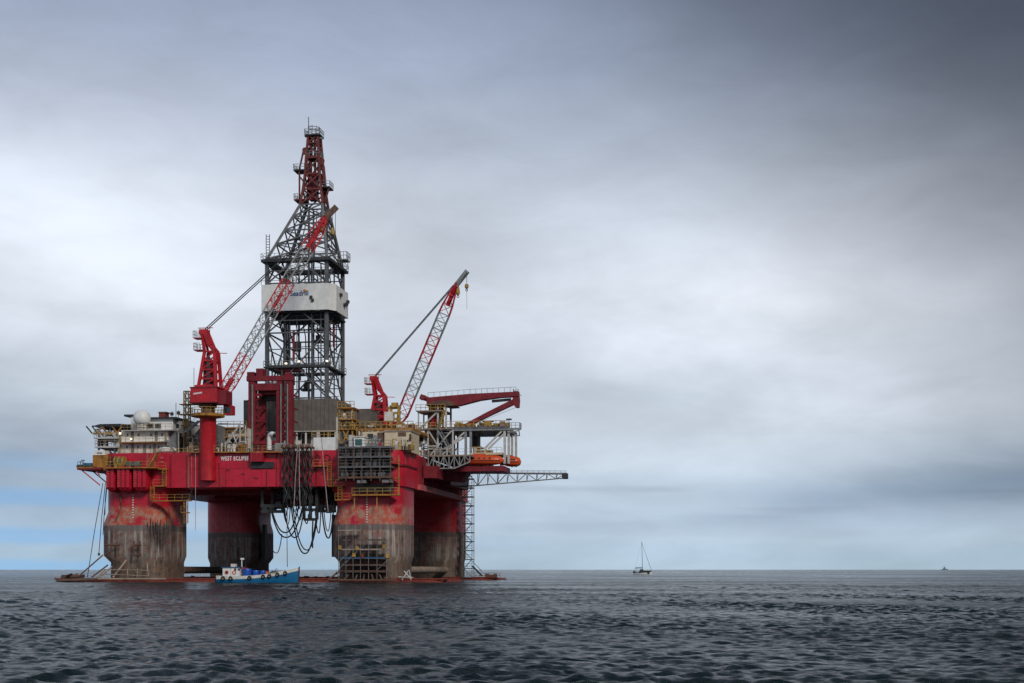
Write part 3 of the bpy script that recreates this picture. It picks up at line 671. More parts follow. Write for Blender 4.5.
p = at(308.6, 137, cv); MB().tube([(p.x, cv, p.z), (p.x, cv, at(308.6, 117, cv).z)], .08, 5).build('antenna', 'dark', der)
MB().ball((p.x + .6, cv, p.z + 2.3), .22, 8).build('aircraft_lamp', 'white', der)

# ================================================================== DRILL FLOOR HOUSE under the derrick
dh = thing('drill_floor_house', 'grey-brown ribbed cladding wall round the foot of the derrick', 'windwall', (0.4, -9, 24.0))
ww0, ww1 = at(243.5, 400, -9), at(337.5, 430.5, -9)
body = MB().box((ww0.x + .3, -8.8, ww1.z), (ww1.x - .1, 2, ww0.z - .1)).build('wall', 'windwall', dh)
n = 22
for i in range(n):
    a = ww0.x + (ww1.x - ww0.x) * i / n; b = ww0.x + (ww1.x - ww0.x) * (i + 1) / n
    MB().box((a + .02, -9.0 - (i % 2) * .1, ww1.z + .02), (b - .02, -8.75, ww0.z - random.uniform(0, .08))).build('cladding_panel', 'windwall', body)
MB().box((ww0.x, -9.25, ww1.z - .18), (ww1.x, -8.7, ww1.z)).build('sill_beam', 'frame_white', dh)
under = MB().box((ww0.x + 1, -7.5, 24.05), (ww1.x - .5, 2, ww1.z - .2)).build('substructure_wall', 'dirtywhite', dh)
for x0, x1, y0, y1 in ((296, 300.5, 431, 440), (302, 311, 434, 443.5), (321, 326.5, 431, 440), (329, 336, 432, 438.5)):
    MB().pbox(x0, y0, x1, y1, -7.6, .2).build('opening', 'dark', under)
for px in (297, 306, 318.5, 328.5, 335.5): member('post', at(px, 431, -8.9), Vector((at(px, 431, -8.9).x, -8.9, 24.05)), .55 if px == 318.5 else .3, 'yellow' if px == 328.5 else 'dirtywhite', dh)

# ================================================================== RED GANTRY in front of the derrick
ga = thing('gantry', 'dark red riser handling gantry with two trussed legs before the derrick', 'gantry', (-1, -16, 24.0))
gz = lambda y: at(270, y, -16).z
GZB = 24.06
for x0, x1 in ((249.5, 256.5), (277.5, 283), (286.5, 293)):
    a = at(x0, 380, -16); b = at(x1, 380, -16)
    MB().box((a.x, -16.7, GZB), (b.x, -15.3, gz(379))).build('leg', 'red_dark', ga)
for x in (260.5, 264, 289): 
    a = at(x, 395, -13); MB().box((a.x - .35, -13.3, GZB), (a.x + .35, -12.6, gz(395))).build('leg', 'red_dark', ga)
for v in (-16.9, -13.6): MB().pbox(246.5, 376.2, 293, 380.2, v, .9).build('top_beam', 'red_dark', ga)
for x in (252, 262, 271, 280, 289): a = at(x, 378, -16.4); member('top_tie', a, a + Vector((0, 3.2, 0)), .4, 'red_dark', ga)
MB().pbox(255, 383.5, 280, 390, -16.8, 1.2).build('cross_beam', 'red_dark', ga)
MB().pbox(258, 391, 278, 394.5, -15.5, 2.2).build('trolley', 'red_dark', ga)
MB().pbox(261, 396, 277, 400, -14.5, 2.0).build('trolley_hoist', 'dark', ga)
for x in (247, 256, 285): MB().pbox(x, 368.5 if x == 256 else 372, x + (7 if x != 285 else 4.5), 376, -15.8, 2).build('sheave_box', 'red_dark', ga)
for x0, x1, ys in ((249.5, 262, (395, 408, 421, 434)), (277.5, 293, (395, 408, 421, 434))):
    for k, y in enumerate(ys):
        a, b = at(x0 + 1, y, -16), at(x1 - .5, y, -16); member('rung_beam', (a.x, -16, a.z), (b.x, -16, a.z), .5, 'red_dark', ga)
        c = at(x1 - .5 if k % 2 else x0 + 1, y + 12, -16); d = at(x0 + 1 if k % 2 else x1 - .5, y, -16)
        member('diagonal', (c.x, -15.8, max(c.z, GZB + .3)), (d.x, -15.8, d.z), .34, 'red_dark', ga)
        member('tie', (a.x, -16, a.z), (a.x, -12.9, a.z), .3, 'red_dark', ga); member('tie', (b.x, -16, b.z), (b.x, -12.9, b.z), .3, 'red_dark', ga)
for px, w in ((252.5, .25), (281, .2), (287.5, .2)):
    a = at(px, 385, -17); member('cable_tray', (a.x, -17.0, GZB), (a.x, -17.0, gz(385)), w, 'steel', ga)
MB().pbox(253, 441, 278, 444, -17.4, 1.4).build('base_rail', 'red_dark', ga)

# ================================================================== PEDESTAL CRANES
def lattice_boom(parent, base, tip, w, h, stops, side, cw=.17, lw=.085, foot=.12, head=.8):
    """stops: list of (fraction, material); side: horizontal direction across the boom"""
    base, tip = Vector(base), Vector(tip); d = (tip - base).normalized(); L = (tip - base).length
    s = Vector(side).normalized(); s = (s - d * s.dot(d)).normalized(); n = d.cross(s).normalized()
    def sec(f):
        k = min(1, (f + .03) / foot) if f < foot else (1 if f < head else 1 - .75 * (f - head) / (1 - head))
        kw = .62 + .38 * k if f < foot else k
        return [base + d * (L * f) + s * (i * w / 2 * max(kw, .2)) + n * (j * h / 2 * max(k, .12)) for i, j in ((-1, -1), (1, -1), (1, 1), (-1, 1))]
    f0 = 0.0
    for f1, mt in stops:
        seg = max(2, int(round((f1 - f0) * L / (w * .85)))); ch = [MB() for _ in range(4)]; lc = MB()
        for i in range(seg):
            a, b = sec(f0 + (f1 - f0) * i / seg), sec(f0 + (f1 - f0) * (i + 1) / seg)
            for k in range(4):
                ch[k].beam(a[k], b[k], cw)
                k2 = (k + 1) % 4
                lc.beam(a[k] if i % 2 else a[k2], b[k2] if i % 2 else b[k], lw); lc.beam(b[k], b[k2], lw)
        for c in ch: c.build('boom_chord', mt, parent)
        lc.build('lacing', mt, parent, kind='stuff'); f0 = f1
    return sec, d, s, n
def rope(parent, p, q, r, name='pendant_rope', sag=0.0, m_='dark'):
    p, q = Vector(p), Vector(q); MB().tube([p.lerp(q, i / 8) - Vector((0, 0, sag * 4 * (i / 8) * (1 - i / 8))) for i in range(9)], r, 5).build(name, m_, parent, 60)
def hook(parent, p, L=1.2, name='hook_block'):
    b = MB(); b.lathe((p[0], p[1], p[2] - L), [(.12, 0), (.38, .25), (.42, .8), (.2, L)], 10); o = b.build(name, 'yellow', parent, 40)
    MB().torus((p[0], p[1], p[2] - L - .25), (0, 1, 0), .22, .07, 10, 5).build('hook', 'dark', o)
def crane_tower(cr, f, mt, hp):
    """gantry tower of a pedestal crane. f: foot centre; hp: head point; leans back to the left at the top"""
    f = Vector(f); K = f + Vector((1.05, 0, hp.z - f.z - 4.0))           # knee on the boom side
    for v in (-1.2, 1.2):
        vv = Vector((0, v, 0)); vh = Vector((0, v * .55, 0))
        member('tower_leg', f + Vector((-1.9, v * 1.15, 0)), K + Vector((-1.9, v * .8, 0)), .5, mt, cr)
        member('tower_leg', f + Vector((1.45, v * 1.15, 0)), K + vv * .8, .55, mt, cr)
        member('tower_leg', K + vv * .8, K + Vector((-.9, v * .7, 1.1)), .6, mt, cr)
        member('tower_leg', K + Vector((-.9, v * .7, 1.1)), hp + Vector((.4, v * .5, -.4)), .75, mt, cr)
        member('tower_leg', K + Vector((-1.9, v * .8, 0)), hp + Vector((-.3, v * .5, -.5)), .42, mt, cr)
        for i in range(4):
            t0, t1 = i / 4, (i + 1) / 4
            A = (f + Vector((-1.9, v * 1.15, 0))).lerp(K + Vector((-1.9, v * .8, 0)), t1); B = (f + Vector((1.45, v * 1.15, 0))).lerp(K + vv * .8, t1)
            member('tower_tie', A, B, .3, mt, cr)
            A0 = (f + Vector((-1.9, v * 1.15, 0))).lerp(K + Vector((-1.9, v * .8, 0)), t0)
            member('tower_brace', A0, B, .2, mt, cr)
    MB().box(f + Vector((-1.2, -.75, 0)), Vector((f.x + .8, f.y + .75, K.z - 1.5))).build('winch_house', 'red_dark', cr)
    member('tower_ladder', f + Vector((-.1, -1.2, .3)), Vector((f.x - .1, f.y - 1.0, K.z - 1)), .7, 'dark', cr, h=.2)
    MB().box(hp + Vector((-.7, -.9, -.8)), hp + Vector((.7, .9, .1))).build('sheave_head', mt, cr)
    for dx, dz, w in ((-1.3, -1.4, 1.5), (-1.2, -3.6, 1.7)):
        q = hp + Vector((dx, 0, dz)); o = MB().box(q + Vector((-.5, -1, -.15)), q + Vector((w - .3, 1, 0))).build('service_platform', mt, cr)
        MB().rail([q + Vector((.6, -1, 0)), q + Vector((-.5, -1, 0)), q + Vector((-.5, 1, 0)), q + Vector((.6, 1, 0))], 1.2, .6, .08).build('handrail', 'frame_white', o)
    b = MB(); b.beam(hp + Vector((-1.2, 0, .45)), hp + Vector((1.6, 0, .45)), .14); b.beam(hp + Vector((1, 0, -.5)), hp + Vector((1, 0, .5)), .1); b.beam(K + Vector((0, -.8, -.3)), K + Vector((2.3, -.8, -.4)), .12); b.build('head_beam', mt, cr)
# ---- left crane
PU, PV = at(208, 440, VF - .2).x, -34.2
c1 = thing('pedestal_crane', 'big red pedestal crane on the hull front, boom crossing the derrick', 'crane', (PU, PV, 18.5), 'pedestal cranes on deck')
MB().lathe((PU, PV, 18.4), [(1.2, .05), (1.5, .1), (1.5, 11.6), (1.75, 12.1)], 24).build('pedestal', 'crane_red', c1, 40)
zr = at(208, 414.5, PV).z
o = MB().lathe((PU, PV, zr - .45), [(1.6, -.25), (3.0, 0), (3.05, .45), (1.5, .5)], 28).build('ring_platform', 'ochre', c1, 30)
b = MB()
for k in range(24):
    a = k * math.pi / 12; b.beam((PU + 3 * math.cos(a), PV + 3 * math.sin(a), zr), (PU + 3 * math.cos(a), PV + 3 * math.sin(a), zr + 1.1), .07)
b.torus((PU, PV, zr + 1.1), (0, 0, 1), 3.0, .05, 24, 5); b.torus((PU, PV, zr + .6), (0, 0, 1), 3.0, .04, 24, 5); b.build('handrail', 'yellow', o)
MB().lathe((PU, PV, zr), [(1.25, 0), (1.25, 1.2), (1.6, 1.25), (1.6, 1.7), (1.1, 2.6)], 20).build('slew_ring', 'brown', c1, 40)
ha, hb = at(190.5, 387.5, PV - 2.2), at(217, 402, PV - 2.2)
hs = MB().box((ha.x, PV - 2.2, hb.z), (hb.x, PV + 2.2, ha.z)).build('machinery_house', 'crane_red', c1)
b = MB(); b.box((ha.x - .12, PV - 2.3, hb.z - .1), (hb.x + .12, PV + 2.3, hb.z + .12)); b.box((ha.x - .12, PV - 2.3, ha.z - .12), (hb.x + .12, PV + 2.3, ha.z + .1)); b.build('trim', 'red_dark', hs)
MB().box((ha.x + .5, PV - 1.5, ha.z), (hb.x - 1, PV + 1.5, ha.z + .55)).build('roof_unit', 'crane_red', hs)
p = at(193.5, 394.6, PV - 2.25)
for k in range(7): MB().box((p.x + k * .24, PV - 2.25, p.z + k * .03), (p.x + k * .24 + .17, PV - 2.18, p.z + .30 + k * .03)).build('name_letter', 'textwhite', hs)
b0 = at(226, 400, PV); MB().box((hb.x, PV - 1.7, hb.z - .3), (b0.x + .6, PV + 1.7, hb.z + 2.2)).build('boom_foot_frame', 'red_dark', c1)
cb = MB().box((hb.x + .2, PV + .6, hb.z - 2.0), (hb.x + 1.8, PV + 2.4, hb.z - .3)).build('cab', 'crane_red', c1); MB().box((hb.x + .35, PV + .54, hb.z - 1.7), (hb.x + 1.65, PV + .7, hb.z - .6)).build('window', 'glass', cb)
hp1 = at(204.5, 330.5, PV); crane_tower(c1, (at(211, 387, PV).x, PV, ha.z), 'crane_red', hp1)
bt = at(327.5, 214, -21); bb = at(221, 398, PV)
sec, d, s, n_ = lattice_boom(c1, bb, bt, 1.75, 1.7, [(.22, 'crane_red'), (.47, 'steel'), (.62, 'crane_red'), (.80, 'steel'), (.985, 'crane_red')], (1, -.25, 0), .2, .09, .10, .9)
for f0, f1, w in ((.80, .97, .9), (.0, .10, .8), (.47, .56, .5)):      # plated red spine at head and foot
    MB().beam(Vector(bb).lerp(bt, f0), Vector(bb).lerp(bt, f1), w, w).build('boom_plate', 'crane_red', c1)
MB().beam(Vector(bb).lerp(bt, .1), Vector(bb).lerp(bt, .8), .28, .28).build('boom_walkway', 'tan', c1)
hd = Vector(bt); MB().beam(hd - d * 1.0, hd + d * 1.6 + Vector((1.0, 0, 0)), .8, 1.1).build('boom_head', 'brown', c1)
for v in (-.45, .45): rope(c1, hp1 + Vector((.3, v, .2)), hd - d * 1.0 + n_ * .5 + Vector((0, v, 0)), .1)
b = MB(); 
for px, y0, y1 in ((321, 213, 224), (332.5, 212, 228), (335.5, 214, 242)):
    q = at(px, y0, -22); e = at(px, y1, -22); rope(c1, q + Vector((0, 0, .5)), e, .05, 'hoist_rope')
    if px < 335: hook(c1, e, 1.5)
hk = at(207, 352, PV - 1); rope(c1, (hk.x - .6, PV - 1, hp1.z - 3.7), (hk.x - .6, PV - 1, ha.z), .04, 'hoist_rope')
a = at(194, 386, PV); MB().tube([(a.x, PV, ha.z), (a.x, PV, at(194, 368, PV).z)], .05, 5).build('antenna', 'dark', c1)
# ---- right crane
CV = 6.0; cx = at(379, 420, CV).x
c2 = thing('pedestal_crane', 'smaller red crane behind the cream deckhouse, boom raised to the right', 'crane', (cx, CV, 24.0), 'pedestal cranes on deck')
zb = at(379, 426, CV).z
MB().lathe((cx, CV, 24.0), [(1.5, .03), (1.5, zb - 25), (1.9, zb - 24.3), (1.9, zb - 24)], 20).build('pedestal', 'crane_red', c2, 40)
MB().box((cx - 2.3, CV - 1.8, zb - .05), (cx + 2.2, CV + 1.8, zb + .5)).build('turntable', 'crane_red', c2)
hp2 = at(374, 377, CV); crane_tower(c2, (cx + .2, CV, zb + .5), 'crane_red', hp2)
bb2, bt2 = at(399, 423, CV), at(457, 283, CV - 4)
MB().box((cx + 1.5, CV - 1.3, bb2.z - .8), (bb2.x + .4, CV + 1.3, bb2.z + .2)).build('boom_foot_frame', 'red_dark', c2)
sec, d, s, n_ = lattice_boom(c2, bb2, bt2, 2.1, 2.2, [(.2, 'crane_red'), (.44, 'steel'), (.62, 'crane_red'), (.78, 'steel'), (.98, 'crane_red')], (.35, -1, 0), .2, .10, .07, .82)
hd = Vector(bt2); MB().beam(hd - d * 5, hd, .8, .6).build('boom_plate', 'crane_red', c2)
q = at(467.5, 271, CV - 4); o = MB().beam(hd - d * .6, q, .75, .9).build('boom_head', 'steel', c2)
for w in (.6, -.6): member('head_strut', hd - d * 2, q + Vector((0, w, -.4)), .16, 'derrick', c2)
for v in (-.4, .4): rope(c2, hp2 + Vector((.3, v, .2)), hd - d * .8 + Vector((-.3, v, .3)), .1)
rope(c2, at(458, 283, CV - 4), at(458, 287, CV - 4), .06, 'hoist_rope'); hook(c2, at(458, 286.5, CV - 4), 1.8)
rope(c2, at(466.7, 275, CV - 4), at(466.7, 284, CV - 4), .05, 'hoist_rope'); hook(c2, at(466.7, 284, CV - 4), 1.0)
rope(c2, at(466.7, 289.5, CV - 4), at(466.9, 309, CV - 4), .03, 'hoist_rope')

# ================================================================== ACCOMMODATION BLOCK
ac = thing('accommodation_block', 'weathered white three-storey accommodation block under the radome', 'building', (-22, -30, 24.06))
AV = -31.0
A0 = at(120.5, 454, AV); zA = lambda y: at(140, y, AV).z
st1 = MB().pbox(120.5, 442, 165, 455, AV, 12).build('lower_storey', 'dirtywhite', ac)
st2 = MB().pbox(121.5, 430.2, 168, 441.2, AV + .5, 12).build('middle_storey', 'white', ac)
st3 = MB().pbox(136, 418.5, 173, 430.0, AV + 2.5, 10).build('wheelhouse', 'white', ac)
st4 = MB().pbox(168, 432, 176, 455, AV + 1.2, 9).build('side_wing', 'grey', ac)
MB().pbox(173, 421, 184, 437, AV + 4, 8).build('rear_wing', 'dirtywhite', ac)
MB().pbox(174.5, 437, 186, 455, AV + 5, 7).build('rear_wing', 'grey', ac)
b = MB().pbox(150, 417.2, 176, 418.6, AV + 1.9, 11); b.build('roof', 'dark', ac)
MB().pbox(124, 414.5, 134.5, 416.2, AV + 4, 3).build('roof_canopy', 'dark', ac); MB().pbox(131, 416, 136, 430, AV + 4.2, 2).build('stair_casing', 'dirtywhite', ac)
for x0, x1 in ((148, 153.6), (155, 161)):
    o = MB().pbox(x0, 423.6, x1, 428.2, AV + 2.42, .2).build('window', 'glass', st3)
    a, c = at(x0 - .4, 423.2, AV + 2.38), at(x1 + .4, 428.6, AV + 2.38); f_ = MB()
    f_.box((a.x, AV + 2.36, a.z - .09), (c.x, AV + 2.46, a.z)); f_.box((a.x, AV + 2.36, c.z), (c.x, AV + 2.46, c.z + .09)); f_.box((a.x, AV + 2.36, c.z + .09), (a.x + .09, AV + 2.46, a.z - .09)); f_.box((c.x - .09, AV + 2.36, c.z + .09), (c.x, AV + 2.46, a.z - .09)); f_.build('frame', 'frame_white', o)
MB().pbox(176, 424, 179, 428, AV + 3.94, .1).build('window', 'glass', ac)
for st, y, v, xs in ((st2, 435, AV + .45, (127.5, 138.5, 151, 162)), (st1, 447, AV - .05, (127, 138, 150, 158.5))):
    for x in xs:
        o = MB().pbox(x - .9, y - 1.3, x + .9, y + 1.3, v, .2).build('porthole_window', 'glass', st)
        MB().pbox(x - 1.4, y - 1.9, x + 1.4, y - 1.45, v - .12, .3).build('window_hood', 'dirtywhite', o)
for st, x, y0, y1, v in ((st2, 132.2, 431.5, 441, AV + .44), (st2, 156.2, 431.5, 441, AV + .44), (st1, 132.5, 444, 454.5, AV - .06), (st1, 144.5, 444, 454.5, AV - .06), (st1, 154.5, 444, 454.5, AV - .06)):
    o = MB().pbox(x - 1.5, y0, x + 1.5, y1, v, .15).build('door', 'grey', st); MB().pbox(x + .7, y0 + 5, x + 1.1, y0 + 6, v - .06, .1).build('handle', 'dark', o)
for y, x0, x1, v, d in ((442.0, 119, 166, AV - 1.3, 1.8), (430.2, 121, 172, AV - .7, 3.0), (455.0, 118, 190, AV - 1.6, 1.7)):
    a, c = at(x0, y, v), at(x1, y, v); o = MB().box((a.x, v, a.z - .16), (c.x, v + d, a.z)).build('gallery', 'ochre' if y > 440 else 'frame_white', ac)
    MB().rail([(a.x, v, a.z), (c.x, v, a.z)], 1.05, 1.3, .06).build('handrail', 'yellow', o)
a = at(128, 430, AV); 
for x in (120.2, 166.5): member('downpipe', at(x, 454.5, AV - .2), at(x, 431, AV - .2), .22, 'yellow', ac, shape='pipe')
MB().stair(at(176, 452, AV - 1), at(167, 440.5, AV - 1), .9).build('stairway', 'steel', ac)
MB().stair(at(186, 432, AV - 1), at(199, 421, AV - 1), .9).build('stairway', 'steel', ac)
for x, y0, y1 in ((176, 417, 403), (178.5, 421, 410), (172, 417, 411)):
    b = MB().tube([at(x, y0, AV + 3), at(x, y1, AV + 3)], .06, 5); p = at(x, y1 + 3, AV + 3); b.box(p - Vector((.3, .1, .3)), p + Vector((.3, .1, .3))) if y1 > 405 else None; b.build('antenna', 'dark', ac)
for x, y in ((120.3, 433.5), (131.5, 439)):
    p = at(x, y, AV - .7); MB().box((p.x - .18, AV - .85, p.z - .16), (p.x + .18, AV - .7, p.z + .16)).build('floodlight', 'lamp', ac)
# things on and round it
rd = thing('radome', 'white egg-shaped radome on the accommodation roof', 'radome', tuple(at(142, 430, AV + 1.5)))
p = at(142, 418.3, AV + 1.5); MB().lathe((p.x, p.y, p.z), [(.05, 1.55), (.6, 1.46), (1.16, 1.14), (1.53, .58), (1.62, 0), (1.53, -.6), (1.2, -1.05), (.8, -1.3)][::-1], 26).build('dome', 'white', rd, 60)
MB().lathe((p.x, p.y, p.z), [(.9, -2.35), (.9, -1.25)], 14).build('pedestal', 'dirtywhite', rd, 40)
b = MB().rail([at(136.5, 430, AV - .2), at(147.5, 430, AV - .2)], 1.3, .7, .07, 3); b.build('guard_rail', 'dark', rd)
rb_ = thing('exhaust_box', 'small rust-red exhaust box on the wheelhouse roof', 'exhaust', tuple(at(162, 417.5, AV + 3)))
MB().pbox(158.8, 412.5, 165.8, 417.3, AV + 2.5, 1.6).build('housing', 'rustred', rb_); MB().pbox(158.2, 411.8, 166.4, 412.8, AV + 2.35, 1.9).build('cap', 'brown', rb_)
def boat_shell(mb, c, L, W_, H, flat=.35, n=12, bow=.6, axis=0):
    """enclosed boat body: loft of squashed ovals along u (axis 0) or v (axis 1)"""
    rings = []
    for i in range(n + 1):
        t = i / n; x = (t - .5) * L; k = max(.06, (1 - abs(2 * t - 1) ** 2.6) ** bow); r = []
        for j in range(14):
            a = 2 * math.pi * j / 14; y = math.cos(a) * W_ / 2 * k; z = math.sin(a) * H / 2 * (k ** .6); z = max(z, -H * flat * (k ** .6))
            r.append((c[0] + x, c[1] + y, c[2] + z) if axis == 0 else (c[0] + y, c[1] + x, c[2] + z))
        rings.append(r)
    return mb.loft(rings)
rs_ = thing('rescue_boat', 'white covered rescue boat lying on the deck edge below the wheelhouse', 'boat', tuple(at(167, 454, AV - .8)))
p = at(167.3, 450.2, AV - .8); boat_shell(MB(), (p.x, p.y, p.z), 3.5, 1.6, 1.25).build('hull', 'white', rs_, 50)
for k in (-.9, .2, 1.0): MB().torus((p.x + k, p.y, p.z), (1, 0, 0), .72, .035, 12, 4).build('lashing', 'dark', rs_)
MB().box((p.x - 1.4, p.y - .5, at(167, 454.8, AV - .8).z), (p.x + 1.4, p.y + .5, p.z - .4)).build('cradle', 'grey', rs_)
# ================================================================== HELIDECK
hd_ = thing('helideck', 'dark flat helideck on yellow trusses at the left end of the deck', 'helideck', (-28, -20, 24.06))
HV = -20.0; hl, hr = at(87, 427, HV), at(133, 424, HV); cu_ = (hl.x + 1.2 + hr.x) / 2; rr = (hr.x - hl.x) / 2; zh = at(110, 425.2, HV).z
oc = [(cu_ + rr * .9 * math.cos(R(22.5 + 45 * k)), HV + 4 + rr * 1.05 * math.sin(R(22.5 + 45 * k))) for k in range(8)]
dk = MB().loft([[(x, y, z) for x, y in oc] for z in (zh - .35, zh)]).build('landing_deck', 'dark', hd_)
nt_ = MB(); oc2 = [(cu_ + rr * 1.1 * math.cos(R(22.5 + 45 * k)), HV + 4 + rr * 1.25 * math.sin(R(22.5 + 45 * k))) for k in range(8)]
for k in range(8):
    a, b, c, d = Vector((*oc[k], zh - .2)), Vector((*oc[(k + 1) % 8], zh - .2)), Vector((*oc2[k], zh + .05)), Vector((*oc2[(k + 1) % 8], zh + .05))
    for i in range(5): nt_.beam(a.lerp(b, i / 4), c.lerp(d, i / 4), .12)
    for t in (.35, .7, 1): nt_.beam(a.lerp(c, t), b.lerp(d, t), .09)
nt_.build('safety_net', 'dark', hd_)
zt0, zt1 = zh - 1.75, zh - .35
for v in (HV - 2, HV + 3, HV + 8):
    x0, x1 = hl.x + 2.0, hr.x - .3; n = 7
    member('truss_chord', (x0, v, zt0), (x1, v, zt0), .28, 'yellow', hd_); member('truss_chord', (x0, v, zt1), (x1, v, zt1), .24, 'dark', hd_)
    for i in range(n):
        a, b = x0 + (x1 - x0) * i / n, x0 + (x1 - x0) * (i + 1) / n
        member('truss_web', (a, v, zt0 if i % 2 else zt1), (b, v, zt1 if i % 2 else zt0), .2, 'ochre' if i % 3 else 'dark', hd_)
    member('truss_web', (x0, v, zt0), (x0 - 1.2, v, zt1), .22, 'dark', hd_)
p1, p2 = at(97.5, 437.8, HV - 2), at(119, 447.3, HV - 2)
for y, x1, m_ in ((438.0, 121, 'frame_white'), (447.0, 120, 'frame_white')):
    a, b = at(97.2 if y < 440 else 98.2, y, HV - 2), at(x1, y, HV - 2); o = MB().box((a.x, HV - 3.5, a.z - .3), (b.x, HV + 6, a.z)).build('lower_gallery', m_, hd_)
    MB().rail([(a.x, HV + 5, a.z), (a.x, HV - 3.4, a.z), (b.x, HV - 3.4, a.z)], 1.1, 1.0, .07).build('handrail', 'tan', o)
for x, y0, y1, w in ((99, 428, 447, .3), (104.5, 428, 447, .3), (115, 428, 458, .42), (119, 428, 456, .42)):
    for v in (HV - 2, HV + 5): member('support_column', Vector((at(x, y1, v).x, v, 24.06 if y1 > 450 else at(x, y1, HV - 2).z)), Vector((at(x, y0, v).x, v, zt0)), w, 'frame_white' if x > 100 else 'dark', hd_)
for (xa, ya), (xb, yb) in (((101, 447), (114, 456)), ((105, 447.5), (117, 457)), ((97.5, 432), (103, 427)), ((96, 429), (100, 437))):
    a, b = at(xa, ya, HV - 2), at(xb, yb, HV - 2); member('brace', a, b, .24, 'tan', hd_)
MB().pbox(100, 439.5, 104, 445.5, HV - 1, 2).build('foam_monitor_cabinet', 'dark', hd_)
# ================================================================== STORES on the left platform
def container(name, label, px, v, depth, mt, ribs=6, top=None):
    x0, y0, x1, y1 = px; a = at(x0, y0, v); c = at(x1, y1, v)
    t = thing(name, label, 'container', ((a.x + c.x) / 2, v + depth / 2, c.z))
    o = MB().box((a.x, v, c.z), (c.x, v + depth, a.z)).build('shell', mt, t)
    for i in range(ribs):
        u = a.x + (c.x - a.x) * (i + .5) / ribs; w = (c.x - a.x) / ribs * .28
        MB().box((u - w, v - .06, c.z + .12), (u + w, v + .02, a.z - .12)).build('corrugation', mt, o)
    for u in (a.x, c.x): MB().box((u - .09, v - .1, c.z - .01), (u + .09, v + .08, a.z + .05)).build('corner_post', mt, t)
    MB().box((a.x - .1, v - .09, a.z - .04), (c.x + .1, v + depth + .05, a.z + .08)).build('roof', top or mt, t)
    return t
zlp = 21.12; yl = 470.0
container('store_container', 'ochre yellow store container on the left overhanging platform', (93.5, 455.5, 107.5, 470.2), -34.0, 3.0, 'ochre', 5)
wb = thing('equipment_box', 'white equipment box on top of the ochre store container', 'equipment box', tuple(at(100, 455, -33)))
MB().pbox(94, 450.6, 105, 455.2, -33.6, 2).build('case', 'white', wb); MB().pbox(97, 452.4, 102, 453.6, -33.66, .1).build('stripe', 'grey', wb)
tk = thing('tarpaulin_drum', 'blue tarpaulin-covered drum on the tip of the left platform', 'drum', tuple(at(87.5, 470, -33.5)))
a, c = at(82.5, 466, -33.5), at(93, 466, -33.5); MB().tube([(a.x, -33.5, a.z), (a.x + .15, -33.5, a.z), (c.x - .15, -33.5, a.z), (c.x, -33.5, a.z)], [.35, .55, .55, .35], 14).build('cover', 'tarp', tk, 40)
MB().box((a.x + .2, -33.9, 21.1), (c.x - .2, -33.1, a.z - .35)).build('cradle', 'dark', tk)
b = thing('life_raft_canisters', 'row of small dark canisters along the left platform edge', 'canisters', tuple(at(80, 470, -34.5)))
for k in range(5):
    p = at(78 + k * 3.1, 468.6, -34.5); MB().tube([(p.x - .2, -34.5, 21.4), (p.x + .2, -34.5, 21.4)], .27, 10).build('canister', 'net', b, 40)
b = thing('light_post', 'thin lamp post at the tip of the left platform', 'lamp post', (at(80.8, 470, -33).x, -33, 21.1))
p = at(80.8, 461, -33); MB().tube([(p.x, -33, 21.1), (p.x, -33, p.z), (p.x + .6, -33, p.z + .1)], .05, 5).build('post', 'dark', b); MB().box((p.x + .2, -33.2, p.z - .05), (p.x + .7, -32.8, p.z + .2)).build('lamp_head', 'grey', b)
def winch(label, px, mt):
    x0, y0, x1, y1 = px; v = -35.3; a, c = at(x0, y0, v), at(x1, y1, v); zb_ = at(130, 467.3, -37).z; cu2 = (a.x + c.x) / 2; hw = (c.x - a.x) / 2; r = (a.z - zb_) / 2
    t = thing('anchor_winch', label, 'winch', (cu2, v, zb_), 'anchor winches on the walkway')
    MB().tube([(cu2 - hw * .8, v, zb_ + r), (cu2 + hw * .8, v, zb_ + r)], r * .66, 16).build('drum', 'net', t, 40)
    for k in (-.85, -.1, .85):
        MB().tube([(cu2 + hw * k - .12, v, zb_ + r), (cu2 + hw * k + .12, v, zb_ + r)], r * .98, 18).build('flange', mt, t, 40)
    for k in (-.5, .4): MB().box((cu2 + hw * k - .3, v - r * .8, zb_), (cu2 + hw * k + .3, v + r * .8, zb_ + r * .8)).build('bracket', mt, t)
winch('tall yellow-green anchor winch on the left walkway', (115.5, 456.5, 125, 467), 'yellow'); winch('low wide grey-green anchor winch beside the yellow stair', (126.5, 461, 141.5, 467), 'net')
gt = thing('mud_tank', 'large grey sloping tank beside the crane pedestal', 'tank', tuple(at(190, 452, -26)))
a, c = at(184, 448, -26), at(206, 448, -26); z0 = 24.06; zt = at(190, 428, -26).z
MB().prism([(a.x, z0), (c.x + 2, z0), (c.x + 2, zt + .6), (a.x + 3.2, zt), (a.x + 1.2, zt - 2.2), (a.x, zt - 2.9)], -26, -20).build('tank_body', 'grey', gt)
b = MB()
for k in range(4): b.beam((a.x + 1 + k * 1.2, -26.1, z0), (a.x + 1 + k * 1.2, -26.1, zt - 1.2), .15)
b.build('tank_rib', 'grey', gt)
ym = thing('telescopic_mast', 'slim yellow scaffold mast rising behind the crane house', 'mast', tuple(at(186, 452, -28)))
p = [at(x, 452, -28) for x in (183.8, 188.5)]; zt = at(186, 391, -28).z
b = [Vector((p[0].x, -28, 24.06)), Vector((p[1].x, -28, 24.06)), Vector((p[1].x, -27, 24.06)), Vector((p[0].x, -27, 24.06))]
for q in b: member('mast_leg', q, Vector((q.x, q.y, zt)), .17, 'yellow', ym)
n = 9
